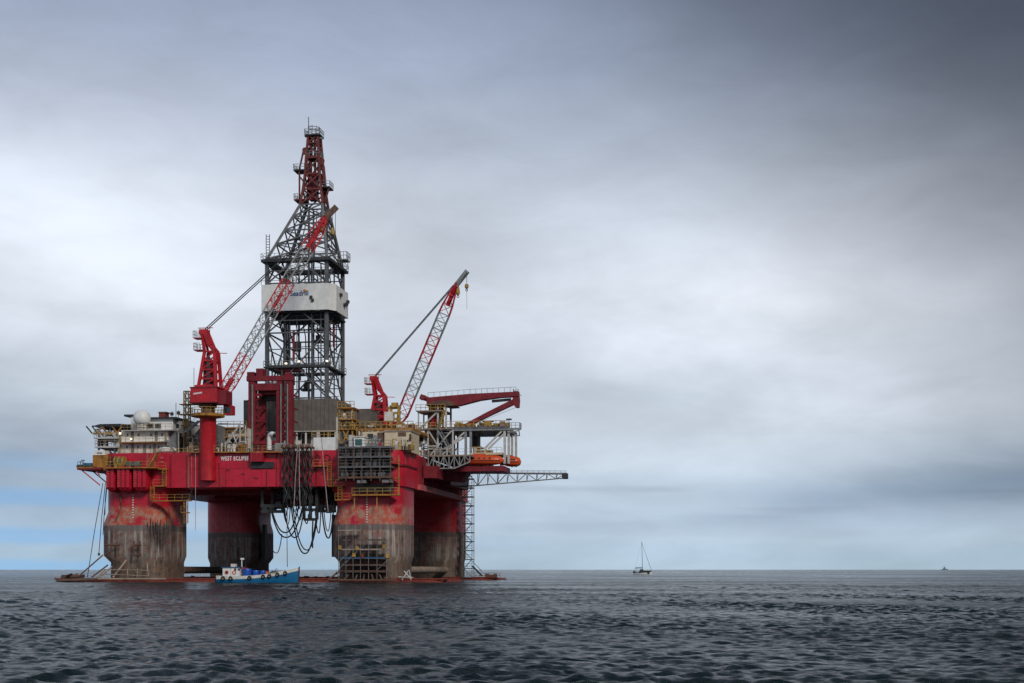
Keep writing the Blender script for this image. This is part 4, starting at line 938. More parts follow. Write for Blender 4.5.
for i in range(n):
    za, zb2 = 24.06 + (zt - 24.06) * i / n, 24.06 + (zt - 24.06) * (i + 1) / n
    for k in range(4):
        a, c = b[k], b[(k + 1) % 4]; member('mast_brace', Vector((a.x, a.y, za)), Vector((c.x, c.y, zb2)), .1, 'yellow', ym); member('mast_tie', Vector((a.x, a.y, zb2)), Vector((c.x, c.y, zb2)), .12, 'tan', ym)
for y, w in ((404, 1.6), (414, 2.2), (425, 1.4)):
    z = at(186, y, -28).z; MB().box((p[0].x - w / 2, -28.4, z - .12), (p[1].x + w, -26.6, z)).build('mast_platform', 'ochre', ym)
# white braced frame right of the pedestal
wf = thing('triangular_support', 'white triangulated steel support between pedestal and gantry', 'support', tuple(at(232, 450, -29)))
q = [at(x, y, -29) for x, y in ((222, 446), (240, 449.5), (240, 424), (228, 440), (218, 424), (232, 432))]
zf = 24.06; q[0].z = zf; q[1].z = zf
for i, j in ((0, 3), (3, 1), (1, 2), (0, 2), (3, 2), (0, 1), (4, 2), (5, 1)): member('tube', q[i], q[j], .26, 'frame_white', wf, shape='pipe')
for i, j in ((0, 2), (0, 1), (1, 2)): member('tube', q[i] + Vector((0, 3, 0)), q[j] + Vector((0, 3, 0)), .22, 'frame_white', wf, shape='pipe')
for i in (0, 1, 2): member('tube', q[i], q[i] + Vector((0, 3, 0)), .22, 'frame_white', wf, shape='pipe')
yb = thing('mud_house', 'low yellow-railed module between crane pedestal and gantry', 'deck module', tuple(at(236, 450, -20)))
MB().pbox(216, 428, 246, 452, -20, 6).build('module_body', 'dirtywhite', yb)
for y in (427.5, 437):
    a, c = at(215, y, -21), at(247, y, -21); o = MB().box((a.x, -21.3, a.z - .2), (c.x, -20.02, a.z)).build('module_gallery', 'ochre', yb); MB().rail([(a.x, -21.2, a.z), (c.x, -21.2, a.z)], 1.1, 1.2, .08).build('handrail', 'yellow', o)
for x0, y0, x1, y1, m_ in ((222, 431, 228, 437, 'dark'), (231, 439.5, 238, 445, 'dark'), (240, 431, 245, 436, 'cream')): MB().pbox(x0, y0, x1, y1, -20.1, .3).build('hatch', m_, yb)
gv = thing('gooseneck_vent', 'white gooseneck vent pipe above the hull locker', 'vent', tuple(at(269.5, 451, -33)))
a = at(269.3, 451.5, -33.4); t_ = at(269.3, 435, -33.4); r_ = .42
MB().tube([(a.x, -33.4, 24.06), (a.x, -33.4, t_.z - .5), (a.x + .15, -33.5, t_.z + .05), (a.x + .6, -33.7, t_.z + .2), (a.x + 1.0, -33.8, t_.z - .05)], [r_, r_, r_, r_ * 1.05, r_ * 1.2], 12).build('pipe', 'white', gv, 50)
MB().ball((a.x + 1.08, -33.84, t_.z - .12), .4, 10).build('mouth', 'black', gv, 50)
gb_ = thing('grey_tank_skid', 'pale blue-grey tank skid beside the gooseneck vent', 'skid', tuple(at(280, 450, -32)))
MB().pbox(275, 443, 286.5, 449, -32.5, 2).build('tank', 'steel', gb_); MB().pbox(274.6, 449, 287, 451.2, -32.6, 2.2).build('base', 'grey', gb_)
wp = thing('white_wind_screen', 'white rectangular screen wall above the red hull', 'screen', tuple(at(325, 450, -33.6)))
o = MB().pbox(313.3, 437.6, 337, 450.2, -33.7, .3).build('screen', 'white', wp)
for x0, x1 in ((313.3, 321.1), (321.2, 329), (329.1, 337)): MB().pbox(x0 + .1, 437.9, x1 - .1, 450, -33.75, .1).build('panel', 'white', o)
a, c = at(312.5, 437.6, -33), at(337, 437.6, -33); MB().rail([(a.x, -33.4, a.z), (c.x, -33.4, a.z)], 1.0, 1.2, .1).build('handrail', 'yellow', wp)
member('post', Vector((at(337.2, 452, -33.8).x, -33.8, 24.0)), at(337.2, 417, -33.8), .3, 'frame_white', wp)

# ================================================================== HOSES AND ROPES over the front
hs_i = 0
hose_lab = ['leftmost', 'second', 'third', 'fourth', 'fifth', 'sixth', 'seventh', 'eighth', 'ninth', 'tenth', 'eleventh', 'twelfth', 'thirteenth', 'fourteenth', 'fifteenth', 'sixteenth', 'seventeenth', 'eighteenth', 'nineteenth', 'twentieth']
rack = thing('hose_rack', 'long rusty hose hanging rail along the deck edge right of the vent', 'rack', tuple(at(298, 450, -34.6)))
a, c = at(281.5, 447.5, -34.9), at(313, 447.5, -34.9); MB().box((a.x, -35.3, a.z - .15), (c.x, -33.8, a.z + .1)).build('rail', 'brown', rack)
for k in range(14):
    u = a.x + (c.x - a.x) * (k + .5) / 14; MB().torus((u, -35.1, a.z + .15), (1, 0, 0), .35, .09, 10, 5).build('saddle', ('brown', 'tan', 'rustred')[k % 3], rack)
for k in range(20):
    x = 282.8 + k * 1.52; v = -35.25 + .12 * (k % 3); ye = (492, 512, 505, 516, 500, 509)[k % 6]; pts = []
    for i in range(41):
        t = i / 40; p = at(x + (.55 + .5 * t) * math.sin(k * 2.1 + t * (22 + 3 * (k % 4))), 447 + (ye - 447) * t, v + .18 * math.cos(k + t * 25)); pts.append(p)
    o = tag(MB().tube(pts, (.11, .08, .14, .1)[k % 4], 6).build('drape_hose', ('black', 'black', 'dark', 'black')[k % 4], None, 60), hose_lab[k] + ' from the left of the dark hoses draped straight down the hull', 'hose', 'hoses draped down the hull front')
    o.matrix_world = Matrix.Translation(W(0, 0, 0)) @ Matrix.Rotation(TH, 4, 'Z')
def top_tube(name, pts, r, m_, label, cat, group=None):
    o = tag(MB().tube(pts, r, 6).build(name, m_, None, 60), label, cat, group); o.matrix_world = Matrix.Translation(W(0, 0, 0)) @ Matrix.Rotation(TH, 4, 'Z'); return o
def loop(name, pa, pb, pc, v, r, label, m_='black'):
    """hose hanging as a U through pixel-surveyed end, low point and end"""
    A, B, C = at(*pa, v), at(*pb, v), at(*pc, v + 1.2); pts = []
    for i in range(17):
        t = i / 16; 
        if t <= .5: s_ = t * 2; x = A.x + (B.x - A.x) * (s_ ** 1.0); z = B.z + (A.z - B.z) * (1 - s_) ** 2.3
        else: s_ = (t - .5) * 2; x = B.x + (C.x - B.x) * s_; z = B.z + (C.z - B.z) * s_ ** 2.3
        pts.append(Vector((x, v + 1.2 * t, z)))
    return top_tube(name, pts, r, m_, label, 'hose', 'hose loops hanging under the deck')
loop('hose_loop', (271.5, 508), (284.5, 532.5), (299, 505), -32, .13, 'leftmost wide hose loop hanging under the deck, inner of its pair')
loop('hose_loop', (271, 510), (285, 537.3), (303, 505), -31, .13, 'outer hose loop of the left pair, lower than its neighbour')
loop('hose_loop', (284, 508), (294, 537.5), (304, 509), -33, .13, 'deep hose loop in the middle, crossing the left pair')
loop('hose_loop', (291, 505), (304, 553.5), (317, 512), -32, .13, 'lowest and longest hose loop, reaching nearest to the water')
loop('hose_loop', (292.5, 505), (306, 550), (318.5, 510), -31.2, .11, 'second lowest hose loop just inside the longest one')
loop('hose_loop', (321.5, 505), (327.5, 538), (334, 503), -32.5, .14, 'thick hose loop closest to the scaffolded column')
loop('hose_loop', (323.5, 505), (327, 531), (331.5, 503), -31.6, .09, 'thin hose loop inside the one by the scaffolded column')
loop('hose_loop', (296, 503), (299, 520), (302.5, 503), -33.4, .09, 'small short hose loop right below the hull edge')
loop('hose_loop', (303, 505), (305.8, 523.5), (308.5, 514), -33.2, .1, 'tiny hose loop under the hanging rack')
loop('hose_loop', (269, 540), (275.5, 553), (282, 534), -20, .09, 'faint thin hose loop behind the left pair, near the rear column', 'rope')
loop('hose_loop', (283, 508), (287, 524), (290.5, 503), -31, .09, 'narrow hose loop hanging left of the middle')
loop('hose_loop', (315, 508), (318, 533), (321, 505), -32, .1, 'narrow hose loop between hanging rack and thick right loop')
for x, xe, y0, y1, m_, lb in ((299.3, 300.2, 446, 510, 'pinkrope', 'left of two pale ropes hanging in front of the draped hoses'), (297.6, 294, 446, 508, 'pinkrope', 'pale rope slanting left across the draped hoses'), (321.5, 328.2, 437, 512, 'pinkrope', 'long pale rope hanging over the white screen'),
                              (287.4, 287.4, 505, 567, 'rope', 'thin line dropping from the hull to the blue boat'), (313, 312.6, 518, 548, 'black', 'straight dark pipe hanging below the rack')):
    top_tube('hanging_rope', [at(x, y0, -35.8), at((x + xe) / 2 - .4, (y0 + y1) / 2, -35.8), at(xe, y1, -35.8)], .07 if m_ != 'black' else .14, m_, lb, 'rope', 'ropes hanging down the hull front')
ud = thing('underdeck_machinery', 'dark tangle of reels and frames under the deck between the columns', 'machinery', (6, -28, DZ0))
for k in range(26):
    x = random.uniform(263, 334); y = random.uniform(489, 506); w = random.uniform(1.5, 5); p = at(x, y, -31 + random.uniform(0, 7)); 
    MB().box((p.x - w * .1, p.y, p.z - .5), (p.x + w * .12, p.y + 1, DZ0)).build('hanger', 'dark', ud)
for x0, x1, y in ((261, 283, 506), (262, 283, 511.5), (303, 318, 502), (316, 336, 506.5), (318, 336, 511), (283, 303, 497)):
    a, c = at(x0, y, -31), at(x1, y, -31); member('beam', a, c, .55, 'dark', ud)
    for x in (x0 + 1, (x0 + x1) / 2, x1 - 1): p = at(x, y, -31); member('drop_post', p, Vector((p.x, -31, DZ0)), .3, 'dark', ud)
for x, y in ((266, 509), (273, 508), (279, 505), (321, 508), (329, 509)):
    p = at(x, y, -30.5); MB().tube([(p.x - .5, -30.5, p.z), (p.x + .5, -30.5, p.z)], .75, 12).build('reel', 'dark', ud, 40)
a, c = at(304, 519.5, -32), at(317, 500, -32)
for p, q in (((a.x, a.z), (c.x, a.z)), ((a.x, a.z), (a.x, DZ0)), ((c.x, a.z), (c.x, DZ0)), ((a.x, (a.z + c.z) / 2), (c.x, (a.z + c.z) / 2)), (((a.x + c.x) / 2, a.z), ((a.x + c.x) / 2, DZ0))): member('rack_bar', (p[0], -32, p[1]), (q[0], -32, q[1]), .5, 'dark', ud)

# ================================================================== RIGHT-HAND FRONT: equipment balcony on the front right column
eb = thing('riser_balcony', 'dark steel equipment balcony hung on the front right column', 'balcony', (22, -36, DZ0))
BV = -37.0
for y, m_ in ((456.5, 'tan'), (466.5, 'grey'), (477, 'brown'), (447, 'grey')):
    a, c = at(338, y, BV), at(391, y, BV); o = MB().box((a.x, BV, a.z - .22), (c.x, -34.1, a.z)).build('balcony_floor', m_, eb)
    MB().rail([(a.x, BV, a.z), (c.x, BV, a.z)], 1.1, 1.3, .06, 2).build('handrail', 'derrick', o)
    MB().box((a.x, BV - .08, a.z - .28), (c.x, BV - .01, a.z + .05)).build('edge_beam', m_ if m_ == 'brown' else 'derrick', o)
for x in (338.5, 346, 354, 362, 371, 380, 390.5): member('post', at(x, 481, BV), at(x, 446, BV), .15, 'brown', eb)
for k in range(30):
    x = 343 + (k % 10) * 4.6 + random.uniform(-1, 1); row = k // 10; y = (456, 466, 476.5)[row]; w = random.uniform(.5, .85); p = at(x, y, BV + 1.2); h = random.uniform(.7, 1.5)
    if k % 3: MB().box((p.x - w / 2, BV + .9, p.z), (p.x + w / 2, BV + 2.3, p.z + h)).build('accumulator_cabinet', ('grey', 'derrick', 'brown', 'dark')[k % 4], eb)
    else: MB().tube([(p.x, BV + 1.2, p.z), (p.x, BV + 1.2, p.z + h), (p.x, BV + 1.2, p.z + h + .2)], [w * .45, w * .45, w * .2], 10).build('pressure_bottle', 'derrick', eb, 40)
MB().pbox(338, 447, 391, 480, -34.6, .4).build('back_plate', 'brown', eb)
for x0, x1, y in ((357, 366, 481.5), (382, 391, 481)): MB().pbox(x0, y - 1.5, x1, y + 1.5, BV + .3, 2).build('tank', 'grey', eb)
MB().pbox(355, 484.5, 393, 492, -35, .8).build('cable_box', 'dark', eb)
o = MB().pbox(352, 494.3, 398, 495.4, -36, 1.9).build('lower_walkway', 'ochre', eb); a, c = at(352, 494.3, -36), at(398, 494.3, -36); MB().rail([(a.x, -36, a.z), (c.x, -36, a.z)], 1.1, 1.4, .08).build('handrail', 'yellow', o)
for x, y0, y1 in ((399, 455, 495), (354.5, 492, 508), (377, 492, 508)): member('hanger', at(x, y0, -35.5), at(x, y1, -35.5), .14, 'yellow', eb)
for y in (461, 478): a, c = at(391, y, -35.4), at(400, y, -35.4); MB().box((a.x, -35.5, a.z - .12), (c.x, -34.0, a.z)).build('step', 'ochre', eb)
# scaffolding on the lower column
sc = thing('scaffolding', 'tubular scaffolding with planks round the stained lower front right column', 'scaffolding', (22, -35.5, .4))
SV = (-36.9, -34.9); X = [338.5, 346, 353, 360.5, 368.5, 377, 386.5]; YL = [(531, 338, 361), (540.5, 354, 386), (540.5, 343, 350), (550, 339, 387), (558.5, 340, 388), (565.5, 342, 390), (572, 344, 388)]
for v in SV:
    for i, x in enumerate(X):
        b_ = at(x, 578, v); t_ = at(x, 526 if i < 4 else 534, v); member('standard', (b_.x, v, .4), t_, .1, 'grey', sc, shape='pipe')
for y, x0, x1 in YL:
    for v in SV: a, c = at(x0, y, v), at(x1, y, v); member('ledger', a, c, .1, 'steel', sc, shape='pipe')
    a, c = at(x0, y, SV[0]), at(x1, y, SV[0]); n = 4
    for k in range(n):
        w = (SV[1] - SV[0]) / n; MB().box((a.x + random.uniform(0, .3), SV[0] + k * w + .03, a.z), (c.x - random.uniform(0, .3), SV[0] + (k + 1) * w - .03, a.z + .1)).build('plank', 'brown', sc)
    MB().box((a.x, SV[0] - .05, a.z), (c.x, SV[0], a.z + .22)).build('toe_board', ('tan' if y in (531, 550) else 'brown') if y != 558.5 else 'tarp', sc)
for i in range(9):
    x0 = X[i % 6]; y0 = 570 - 7 * (i % 5); member('diagonal', at(x0, y0, SV[0] - .05), at(X[i % 6 + 1], y0 - 9, SV[0] - .05), .09, 'steel', sc, shape='pipe')
for x, y in ((340, 547.5), (357, 548), (384, 546.5), (354, 555), (387.5, 556)):
    p = at(x, y, SV[0] - .2); MB().box((p.x - .28, SV[0] - .3, p.z - .35), (p.x + .28, SV[0] - .06, p.z + .35)).build('yellow_sign', 'yellow', sc)
p = at(362.5, 556, SV[0] - .2); MB().box((p.x - .2, SV[0] - .3, p.z - .4), (p.x + .2, SV[0] - .06, p.z + .4)).build('red_float', 'rustred', sc)
MB().pbox(343, 559, 386, 577, -34.6, .3).build('debris_net', 'brown', sc)
# anchor racks: splayed struts round the column feet
def anchor_rack(label, spec, m_, v0=-35.0, zt=None):
    t = thing('anchor_rack', label, 'anchor rack', (at(spec[0][0], 578, -37).x, -37, .3), 'anchor racks at the column feet')
    for (xa, ya, va), (xb, yb, vb), w in [((s[0], s[1], s[2]), (s[3], s[4], s[5]), s[6]) for s in spec]: member('strut', at(xa, ya, va), at(xb, yb, vb), w, m_, t, shape='pipe')
    return t
F, N = -35.0, -37.5
anchor_rack('pale splayed anchor rack at the foot of the front left column', [(100, 577.5, N, 112, 566.5, F, .28), (113, 577.5, N, 126.5, 560, F, .34), (97, 578, N, 105, 570, F, .28), (127.5, 577.5, N, 127.5, 569, F, .22), (137.5, 577.5, N, 137.5, 569, F, .22), (148.5, 577.5, N, 147, 563, F, .26), (104, 569.5, N + .3, 149, 570.5, N + .3, .18), (96, 579, N, 166, 579, N, .35), (101, 574, N, 149, 576, N, .15)], 'tan')
anchor_rack('long slanting boom of the outer left anchor rack over the pontoon end', [(79, 576, N, 103, 555, F, .26), (92, 577, N, 108, 565, F, .3), (57, 580.5, N, 98, 579.5, N, .6), (104, 555, F - .3, 113, 550, F, .3), (105, 545, F - .2, 120, 545, F - .2, .35), (111, 541, F - .2, 111, 558, F - .2, .35), (117, 541, F - .2, 117, 556, F - .2, .3), (134, 541, F - .2, 134, 556, F - .2, .35), (140, 541, F - .2, 140, 554, F - .2, .3), (133, 545, F - .2, 141, 545, F - .2, .35), (133, 555, F - .2, 141, 555, F - .2, .3)], 'brown')
anchor_rack('rusty fan of struts below the scaffolding on the front right column', [(330, 579, N, 337, 572, F, .24), (328, 579, N, 343, 570, F, .26), (344, 580, N, 353, 569, F, .3), (355, 580, N, 360, 568, F, .3), (363.5, 580, N, 365, 568, F, .26), (373.5, 580, N, 369.5, 568, F, .28), (382, 580, N, 376, 568, F, .3), (392, 580, N, 383, 569, F, .26), (328, 580, N, 396, 580.5, N, .4), (338, 571, N + .6, 388, 571, N + .6, .2)], 'brown')
anchor_rack('pale bent struts at the right foot of the front right column', [(402, 580, N, 408, 571, F, .22), (404, 571, N, 411, 579, N, .22), (411, 580, N, 409, 570, F, .2), (398, 577, N, 413, 577.5, N, .2)], 'frame_white')
an = thing('anchor', 'dark rusty anchor lying on the left tip of the pontoon', 'anchor', (at(74, 578, -36).x, -36, .4))
p = at(73, 576.5, -36); b = MB().tube([(p.x - 1.8, -36, p.z - .2), (p.x + 2.2, -36, p.z + .1)], .3, 8); b.build('shank', 'brown', an, 40)
for s_ in (-1, 1): MB().loft([[(p.x - 1.6, -36 + s_ * .2, p.z - .3), (p.x - 1.0, -36 + s_ * .2, p.z - .3), (p.x - 1.0, -36 + s_ * .5, p.z + .1), (p.x - 1.6, -36 + s_ * .5, p.z + .1)], [(p.x + .3, -36 + s_ * 1.1, p.z + .35), (p.x + .5, -36 + s_ * 1.1, p.z + .35), (p.x + .5, -36 + s_ * 1.3, p.z + .6), (p.x + .3, -36 + s_ * 1.3, p.z + .6)]]).build('fluke', 'brown', an)
MB().tube([(p.x - 1.4, -37.2, p.z - .1), (p.x - 1.4, -34.8, p.z - .1)], .42, 10).build('crown', 'brown', an, 40)
for (xa, ya), (xb, yb), lb in (((103, 483), (87.5, 577), 'long dark mooring line slanting from the left platform to the water'), ((105.5, 483), (99, 553), 'dark line with a weight hanging left of the front left column'), ((107, 487), (103, 535), 'short dark line close to the front left column'), ((106.5, 486), (105, 515), 'shortest dark line by the red struts')):
    top_tube('mooring_line', [at(xa, ya, -34.2), at((xa + xb) / 2 - .5, (ya + yb) / 2, -34.4), at(xb, yb, -34.6)], .07, 'dark', lb, 'rope', 'lines hanging from the left platform')
p = at(99, 553, -34.6); o = tag(MB().lathe((p.x, p.y, p.z - .5), [(.05, 0), (.22, .1), (.22, .4), (.05, .55)], 10).build('line_weight', 'dark', None, 40), 'small dark weight on the end of a hanging line at left', 'weight'); o.matrix_world = Matrix.Translation(W(0, 0, 0)) @ Matrix.Rotation(TH, 4, 'Z')

# ================================================================== RIGHT-HAND DECK: houses, machinery, folding crane
def px_thing(name, label, cat, x, v, z=None, group=None):
    return thing(name, label, cat, (at(x, 450, v).x, v, DZ1 + .06 if z is None else z), group)
dm = px_thing('deck_module', 'cream deckhouse with dark vents above the dark balcony', 'deckhouse', 388, -31)
o = MB().pbox(384.5, 430.8, 411, 452, -31, 7).build('wall', 'cream', dm); MB().pbox(384, 430.0, 411.6, 431.4, -31.15, 7.3).build('roof', 'tan', dm)
MB().pbox(398, 432.5, 406, 436.2, -31.08, .2).build('vent_grille', 'brown', o); MB().pbox(409.4, 434, 411, 441, -31.1, .2).build('door', 'dark', o)
MB().pbox(362.5, 431.8, 384, 452, -30.5, 6).build('wall', 'cream', dm); MB().pbox(367.5, 433.8, 373, 439, -30.58, .2).build('window', 'dark', o); MB().pbox(377.5, 432.5, 384, 442, -30.6, .3).build('door', 'brown', o)
tcab = px_thing('control_cabin', 'small white control cabin with a teal window on the balcony', 'cabin', 358, -34.5, at(358, 447, -34.5).z)
o = MB().pbox(353.8, 436.8, 364.5, 447, -34.8, 2.2).build('cabin_body', 'white', tcab); MB().pbox(355.2, 439.2, 362, 445.4, -34.86, .2).build('window', 'teal', o); MB().pbox(353.4, 436.2, 365, 437.2, -34.95, 2.5).build('roof', 'dirtywhite', tcab)
for x0, x1 in ((348.8, 352.6), ): MB().pbox(x0, 435, x1, 447, -34.4, 1.6).build('cabinet', 'frame_white', tcab)
ma = px_thing('deck_machine', 'grey pump machinery with slanted pipes right of the control cabin', 'machinery', 374, -34.5, at(374, 447, -34.5).z)
for (xa, ya), (xb, yb), w in (((370, 447), (375, 435), .4), ((373.5, 447), (377.5, 436), .45), ((377.5, 447), (380.5, 438), .35), ((369.5, 440), (381, 440), .3), ((366, 447), (371, 438), .25)): member('pipe', at(xa, ya, -34.5), at(xb, yb, -34.5), w, 'steel', ma, shape='pipe')
MB().pbox(368.5, 443.5, 382, 447.2, -34.9, 1.6).build('skid', 'grey', ma); MB().pbox(379, 442.4, 381.3, 446.8, -35, .6).build('red_extinguisher', 'crane_red', ma)
# yellow pipe deck with machinery, behind and above the cream house
yd = px_thing('pipe_deck', 'long yellow pipe deck running behind the cream deckhouse', 'pipe deck', 385, -18)
a, c = at(339, 428, -22), at(413, 428, -22); zt = at(385, 428, -22).z
MB().box((a.x, -22, zt - .5), (c.x, 2, zt)).build('deck_frame', 'ochre', yd)
for k in range(12): u = a.x + (c.x - a.x) * (k + .3) / 12; member('post', (u, -21.8, DZ1 + .06), (u, -21.8, zt - .5), .3, 'yellow' if k % 3 else 'dirtywhite', yd)
MB().rail([(a.x, -22, zt), (c.x, -22, zt)], 1.2, 1.0, .12).build('handrail', 'yellow', yd)
for k in range(46):
    u = random.uniform(a.x + .3, c.x - .3); w = random.uniform(.3, 1.1); h = random.uniform(.3, 1.25); v = random.uniform(-21.5, -16)
    if k % 3 == 0: MB().tube([(u, v, zt), (u, v, zt + h), (u + w, v, zt + h), (u + w, v, zt)], .13, 6).build('pipe_bend', ('yellow', 'ochre', 'rustred')[k % 7 % 3], yd, 50)
    else: MB().box((u, v, zt), (u + w, v + .9, zt + h)).build('valve_box', ('yellow', 'ochre', 'tan', 'rustred', 'dirtywhite', 'brown')[k % 6], yd)
for k in range(9): v = -21 + k * .7; MB().tube([(a.x + 1, v, zt + .25), (c.x - 4, v, zt + .25)], .14, 6).build('drill_pipe', ('brown', 'rustred')[k % 2], yd, 50)
container('grey_container', 'grey-brown ribbed container high on the deck right of the derrick', (353, 409.5, 370, 428), -16, 6.0, 'windwall', 8)
ysk = px_thing('yellow_tower', 'yellow and white machinery tower beside the derrick foot', 'machinery', 345, -24)
u0, u1 = at(339.5, 430, -24).x, at(352.5, 430, -24).x; ztop = at(345, 407, -24).z
for u in (u0, u1):
    for v in (-24, -20): member('post', (u, v, DZ1 + .06), (u, v, ztop - .2), .26, 'yellow' if v < -22 else 'brown', ysk)
for y in (405.5, 417, 427):
    z = at(345, y + 2, -24).z; o = MB().box((u0 - .3, -24.4, z - .2), (u1 + .4, -19.6, z)).build('landing', 'ochre', ysk); MB().rail([(u0 - .3, -24.3, z), (u1 + .4, -24.3, z)], 1.1, .9, .1).build('handrail', 'yellow', o)
for k in range(24):
    z = DZ1 + .1 + (ztop - DZ1 - 2) * random.random(); u = random.uniform(u0, u1 - 1); MB().box((u, -23.5, z), (u + random.uniform(.4, 1.2), -21, z + random.uniform(.6, 1.8))).build('equipment', ('yellow', 'dirtywhite', 'grey', 'brown', 'tan', 'dark', 'cream')[k % 7], ysk)
member('diagonal', (u0, -24.1, DZ1 + 1), (u1, -24.1, ztop - 3), .2, 'yellow', ysk); member('diagonal', (u1, -24.1, DZ1 + 1), (u0, -24.1, ztop - 3), .2, 'yellow', ysk)
yk = px_thing('yellow_hoist', 'yellow hoist post at the foot of the right crane boom', 'hoist', 394, -14)
u0, u1 = at(391, 430, -14).x, at(399, 430, -14).x; z1 = at(394, 405.5, -14).z
for u in (u0, u1): member('post', (u, -14, DZ1 + .06), (u, -14, z1), .5, 'yellow', yk)
for y in (408, 413, 419): z = at(394, y, -14).z; member('crosspiece', (u0 - .8, -14, z), (u1 + .4, -14, z), .45, 'yellow', yk)
MB().box((u0 - 1.2, -14.5, at(390, 421, -14).z), (u0 + .5, -13, at(390, 412, -14).z)).build('winch_drum', 'dirtywhite', yk); MB().box((u0 + .2, -14.6, z1 - .4), (u1 - .2, -13.6, z1 + .5)).build('head', 'yellow', yk)
# clutter along the front rail of the right corner
for nm, lb, x0, x1, v, cols in (('winch_pipework', 'cream and yellow pipework on deck between derrick and right crane', 352, 376, -26, ('cream', 'yellow', 'tan', 'grey')), ('helideck_pipework', 'pale pipework tangle below the helideck galleries', 101, 121, -23, ('dirtywhite', 'yellow', 'tan', 'dark')), ('roof_pipework', 'thin pipes and vents between accommodation and crane pedestal', 174, 200, -29.5, ('yellow', 'dirtywhite', 'grey', 'cream')), ('mud_manifold', 'dense yellow and grey pipework along the rail under the crane', 186, 248, -32.6, ('ochre', 'grey', 'dirtywhite', 'dark')), ('valve_bank', 'small cluster of yellow valves beside the ochre container', 107, 116, -35.2, ('yellow', 'brown', 'dark', 'tan')), ('pipe_manifold', 'cream and yellow pipe manifold on the red front right corner', 392, 412, -33, ('cream', 'yellow', 'dirtywhite', 'brown')), ('valve_manifold', 'tangle of white pipes standing on the truss balcony', 415, 452, -15.5, ('frame_white', 'tan', 'dirtywhite', 'grey')), ('brown_manifold', 'brown pipework left of the control cabin under the yellow tower', 338.5, 350, -34, ('brown', 'dark', 'brown', 'tan'))):
    t = px_thing(nm, lb, 'pipework', (x0 + x1) / 2, v); a, c = at(x0, 450, v), at(x1, 450, v); zb_ = DZ1 + .06
    if v > -20: zb_ = 24.2
    if x0 < 110: zb_ = at(112, 467.3, -37).z
    for k in range(22 if x1 - x0 < 50 else 60):
        u = random.uniform(a.x, c.x); w = random.uniform(-1.2, 1.2); h = random.uniform(.5, 5.0 if nm in ('roof_pipework', 'winch_pipework') else 2.2); vv = v + random.uniform(0, 1.6)
        MB().tube([(u, vv, zb_), (u, vv, zb_ + h), (min(max(u + w, a.x), c.x), vv, zb_ + h)], random.uniform(.06, .15), 6).build('pipe', cols[k % 4], t, 50)
    for k in range(7):
        u = random.uniform(a.x, c.x - .8); MB().box((u, v + .2, zb_), (u + random.uniform(.4, 1), v + 1.4, zb_ + random.uniform(.5, 1.6))).build('valve_block', cols[(k + 1) % 4], t)
# white braced tower that carries the folding crane
FV = -8.0
wt = px_thing('support_tower', 'white steel braced tower under the folding crane, with stairs', 'tower', 436, FV, 24.2)
ux = [at(x, 440, FV).x for x in (418.5, 428, 438, 446, 453)]; zz = [at(436, y, FV).z for y in (455.5, 446, 429.5, 411.5, 402.5)]; zz[0] = 24.2
def fr(i, j, k, l, w=.3, vv=FV, m_='frame_white'): member('frame_member', (ux[i], vv, zz[j]), (ux[k], vv, zz[l]), w, m_, wt)
for vv in (FV, FV + 5):
    fr(0, 0, 0, 3, .26, vv); fr(2, 0, 2, 4, .36, vv); fr(3, 2, 3, 4, .36, vv); fr(1, 0, 1, 2, .3, vv); fr(4, 0, 4, 2, .32, vv)
    fr(0, 2, 4, 2, .32, vv); fr(0, 3, 2, 3, .3, vv); fr(2, 3, 3, 3, .34, vv); fr(0, 2, 2, 3, .34, vv); fr(0, 1, 2, 1, .26, vv); fr(1, 0, 2, 1, .24, vv); fr(1, 2, 2, 1, .24, vv); fr(2, 1, 4, 2, .26, vv); fr(2, 0, 4, 1, .26, vv); fr(2, 2, 3, 2, .34, vv)
for u in ux: member('tie', (u, FV, zz[2]), (u, FV + 5, zz[2]), .26, 'frame_white', wt)
for j, m_ in ((2, 'tan'), (3, 'tan')):
    o = MB().box((ux[0] - .4, FV - .6, zz[j]), (ux[3] if j == 3 else ux[4], FV + 5, zz[j] + .2)).build('landing', m_, wt); MB().rail([(ux[0] - .4, FV - .6, zz[j] + .2), (ux[3], FV - .6, zz[j] + .2)], 1.1, 1, .09).build('handrail', 'yellow', o)
MB().box((ux[1] - .3, FV + 1, 24.2), (ux[2] - .2, FV + 4, zz[3])).build('pedestal_core', 'brown', wt); MB().box((ux[1] + .5, FV + .9, zz[2] + .8), (ux[1] + 1.4, FV + 1.1, zz[3] - .6)).build('red_panel', 'crane_red', wt)
o = MB().pbox(416.8, 431, 424.2, 443.5, FV - .8, 2.5).build('cabin', 'white', wt); MB().pbox(418, 432.4, 423, 441, FV - .86, .2).build('window', 'dark', o)
MB().box((ux[2] + .9, FV + 1.2, 24.2), (ux[4] - .3, FV + 4, zz[2] - .6)).build('engine_housing', 'dark', wt); MB().pbox(441, 433, 447, 443.5, FV + .8, 1).build('opening', 'dark', wt)
MB().stair((ux[2] + .3, FV - .4, zz[2] + .2), (ux[3] - .1, FV - .4, zz[3] + .1), .8).build('stairway', 'yellow', wt); MB().stair((ux[4], FV - .4, zz[0] + .3), (ux[2], FV - .4, zz[2]), .8).build('stairway', 'steel', wt)
MB().pbox(441, 427, 462, 429.6, FV + 1, 3.0).build('knuckle_rest', 'red_dark', wt)
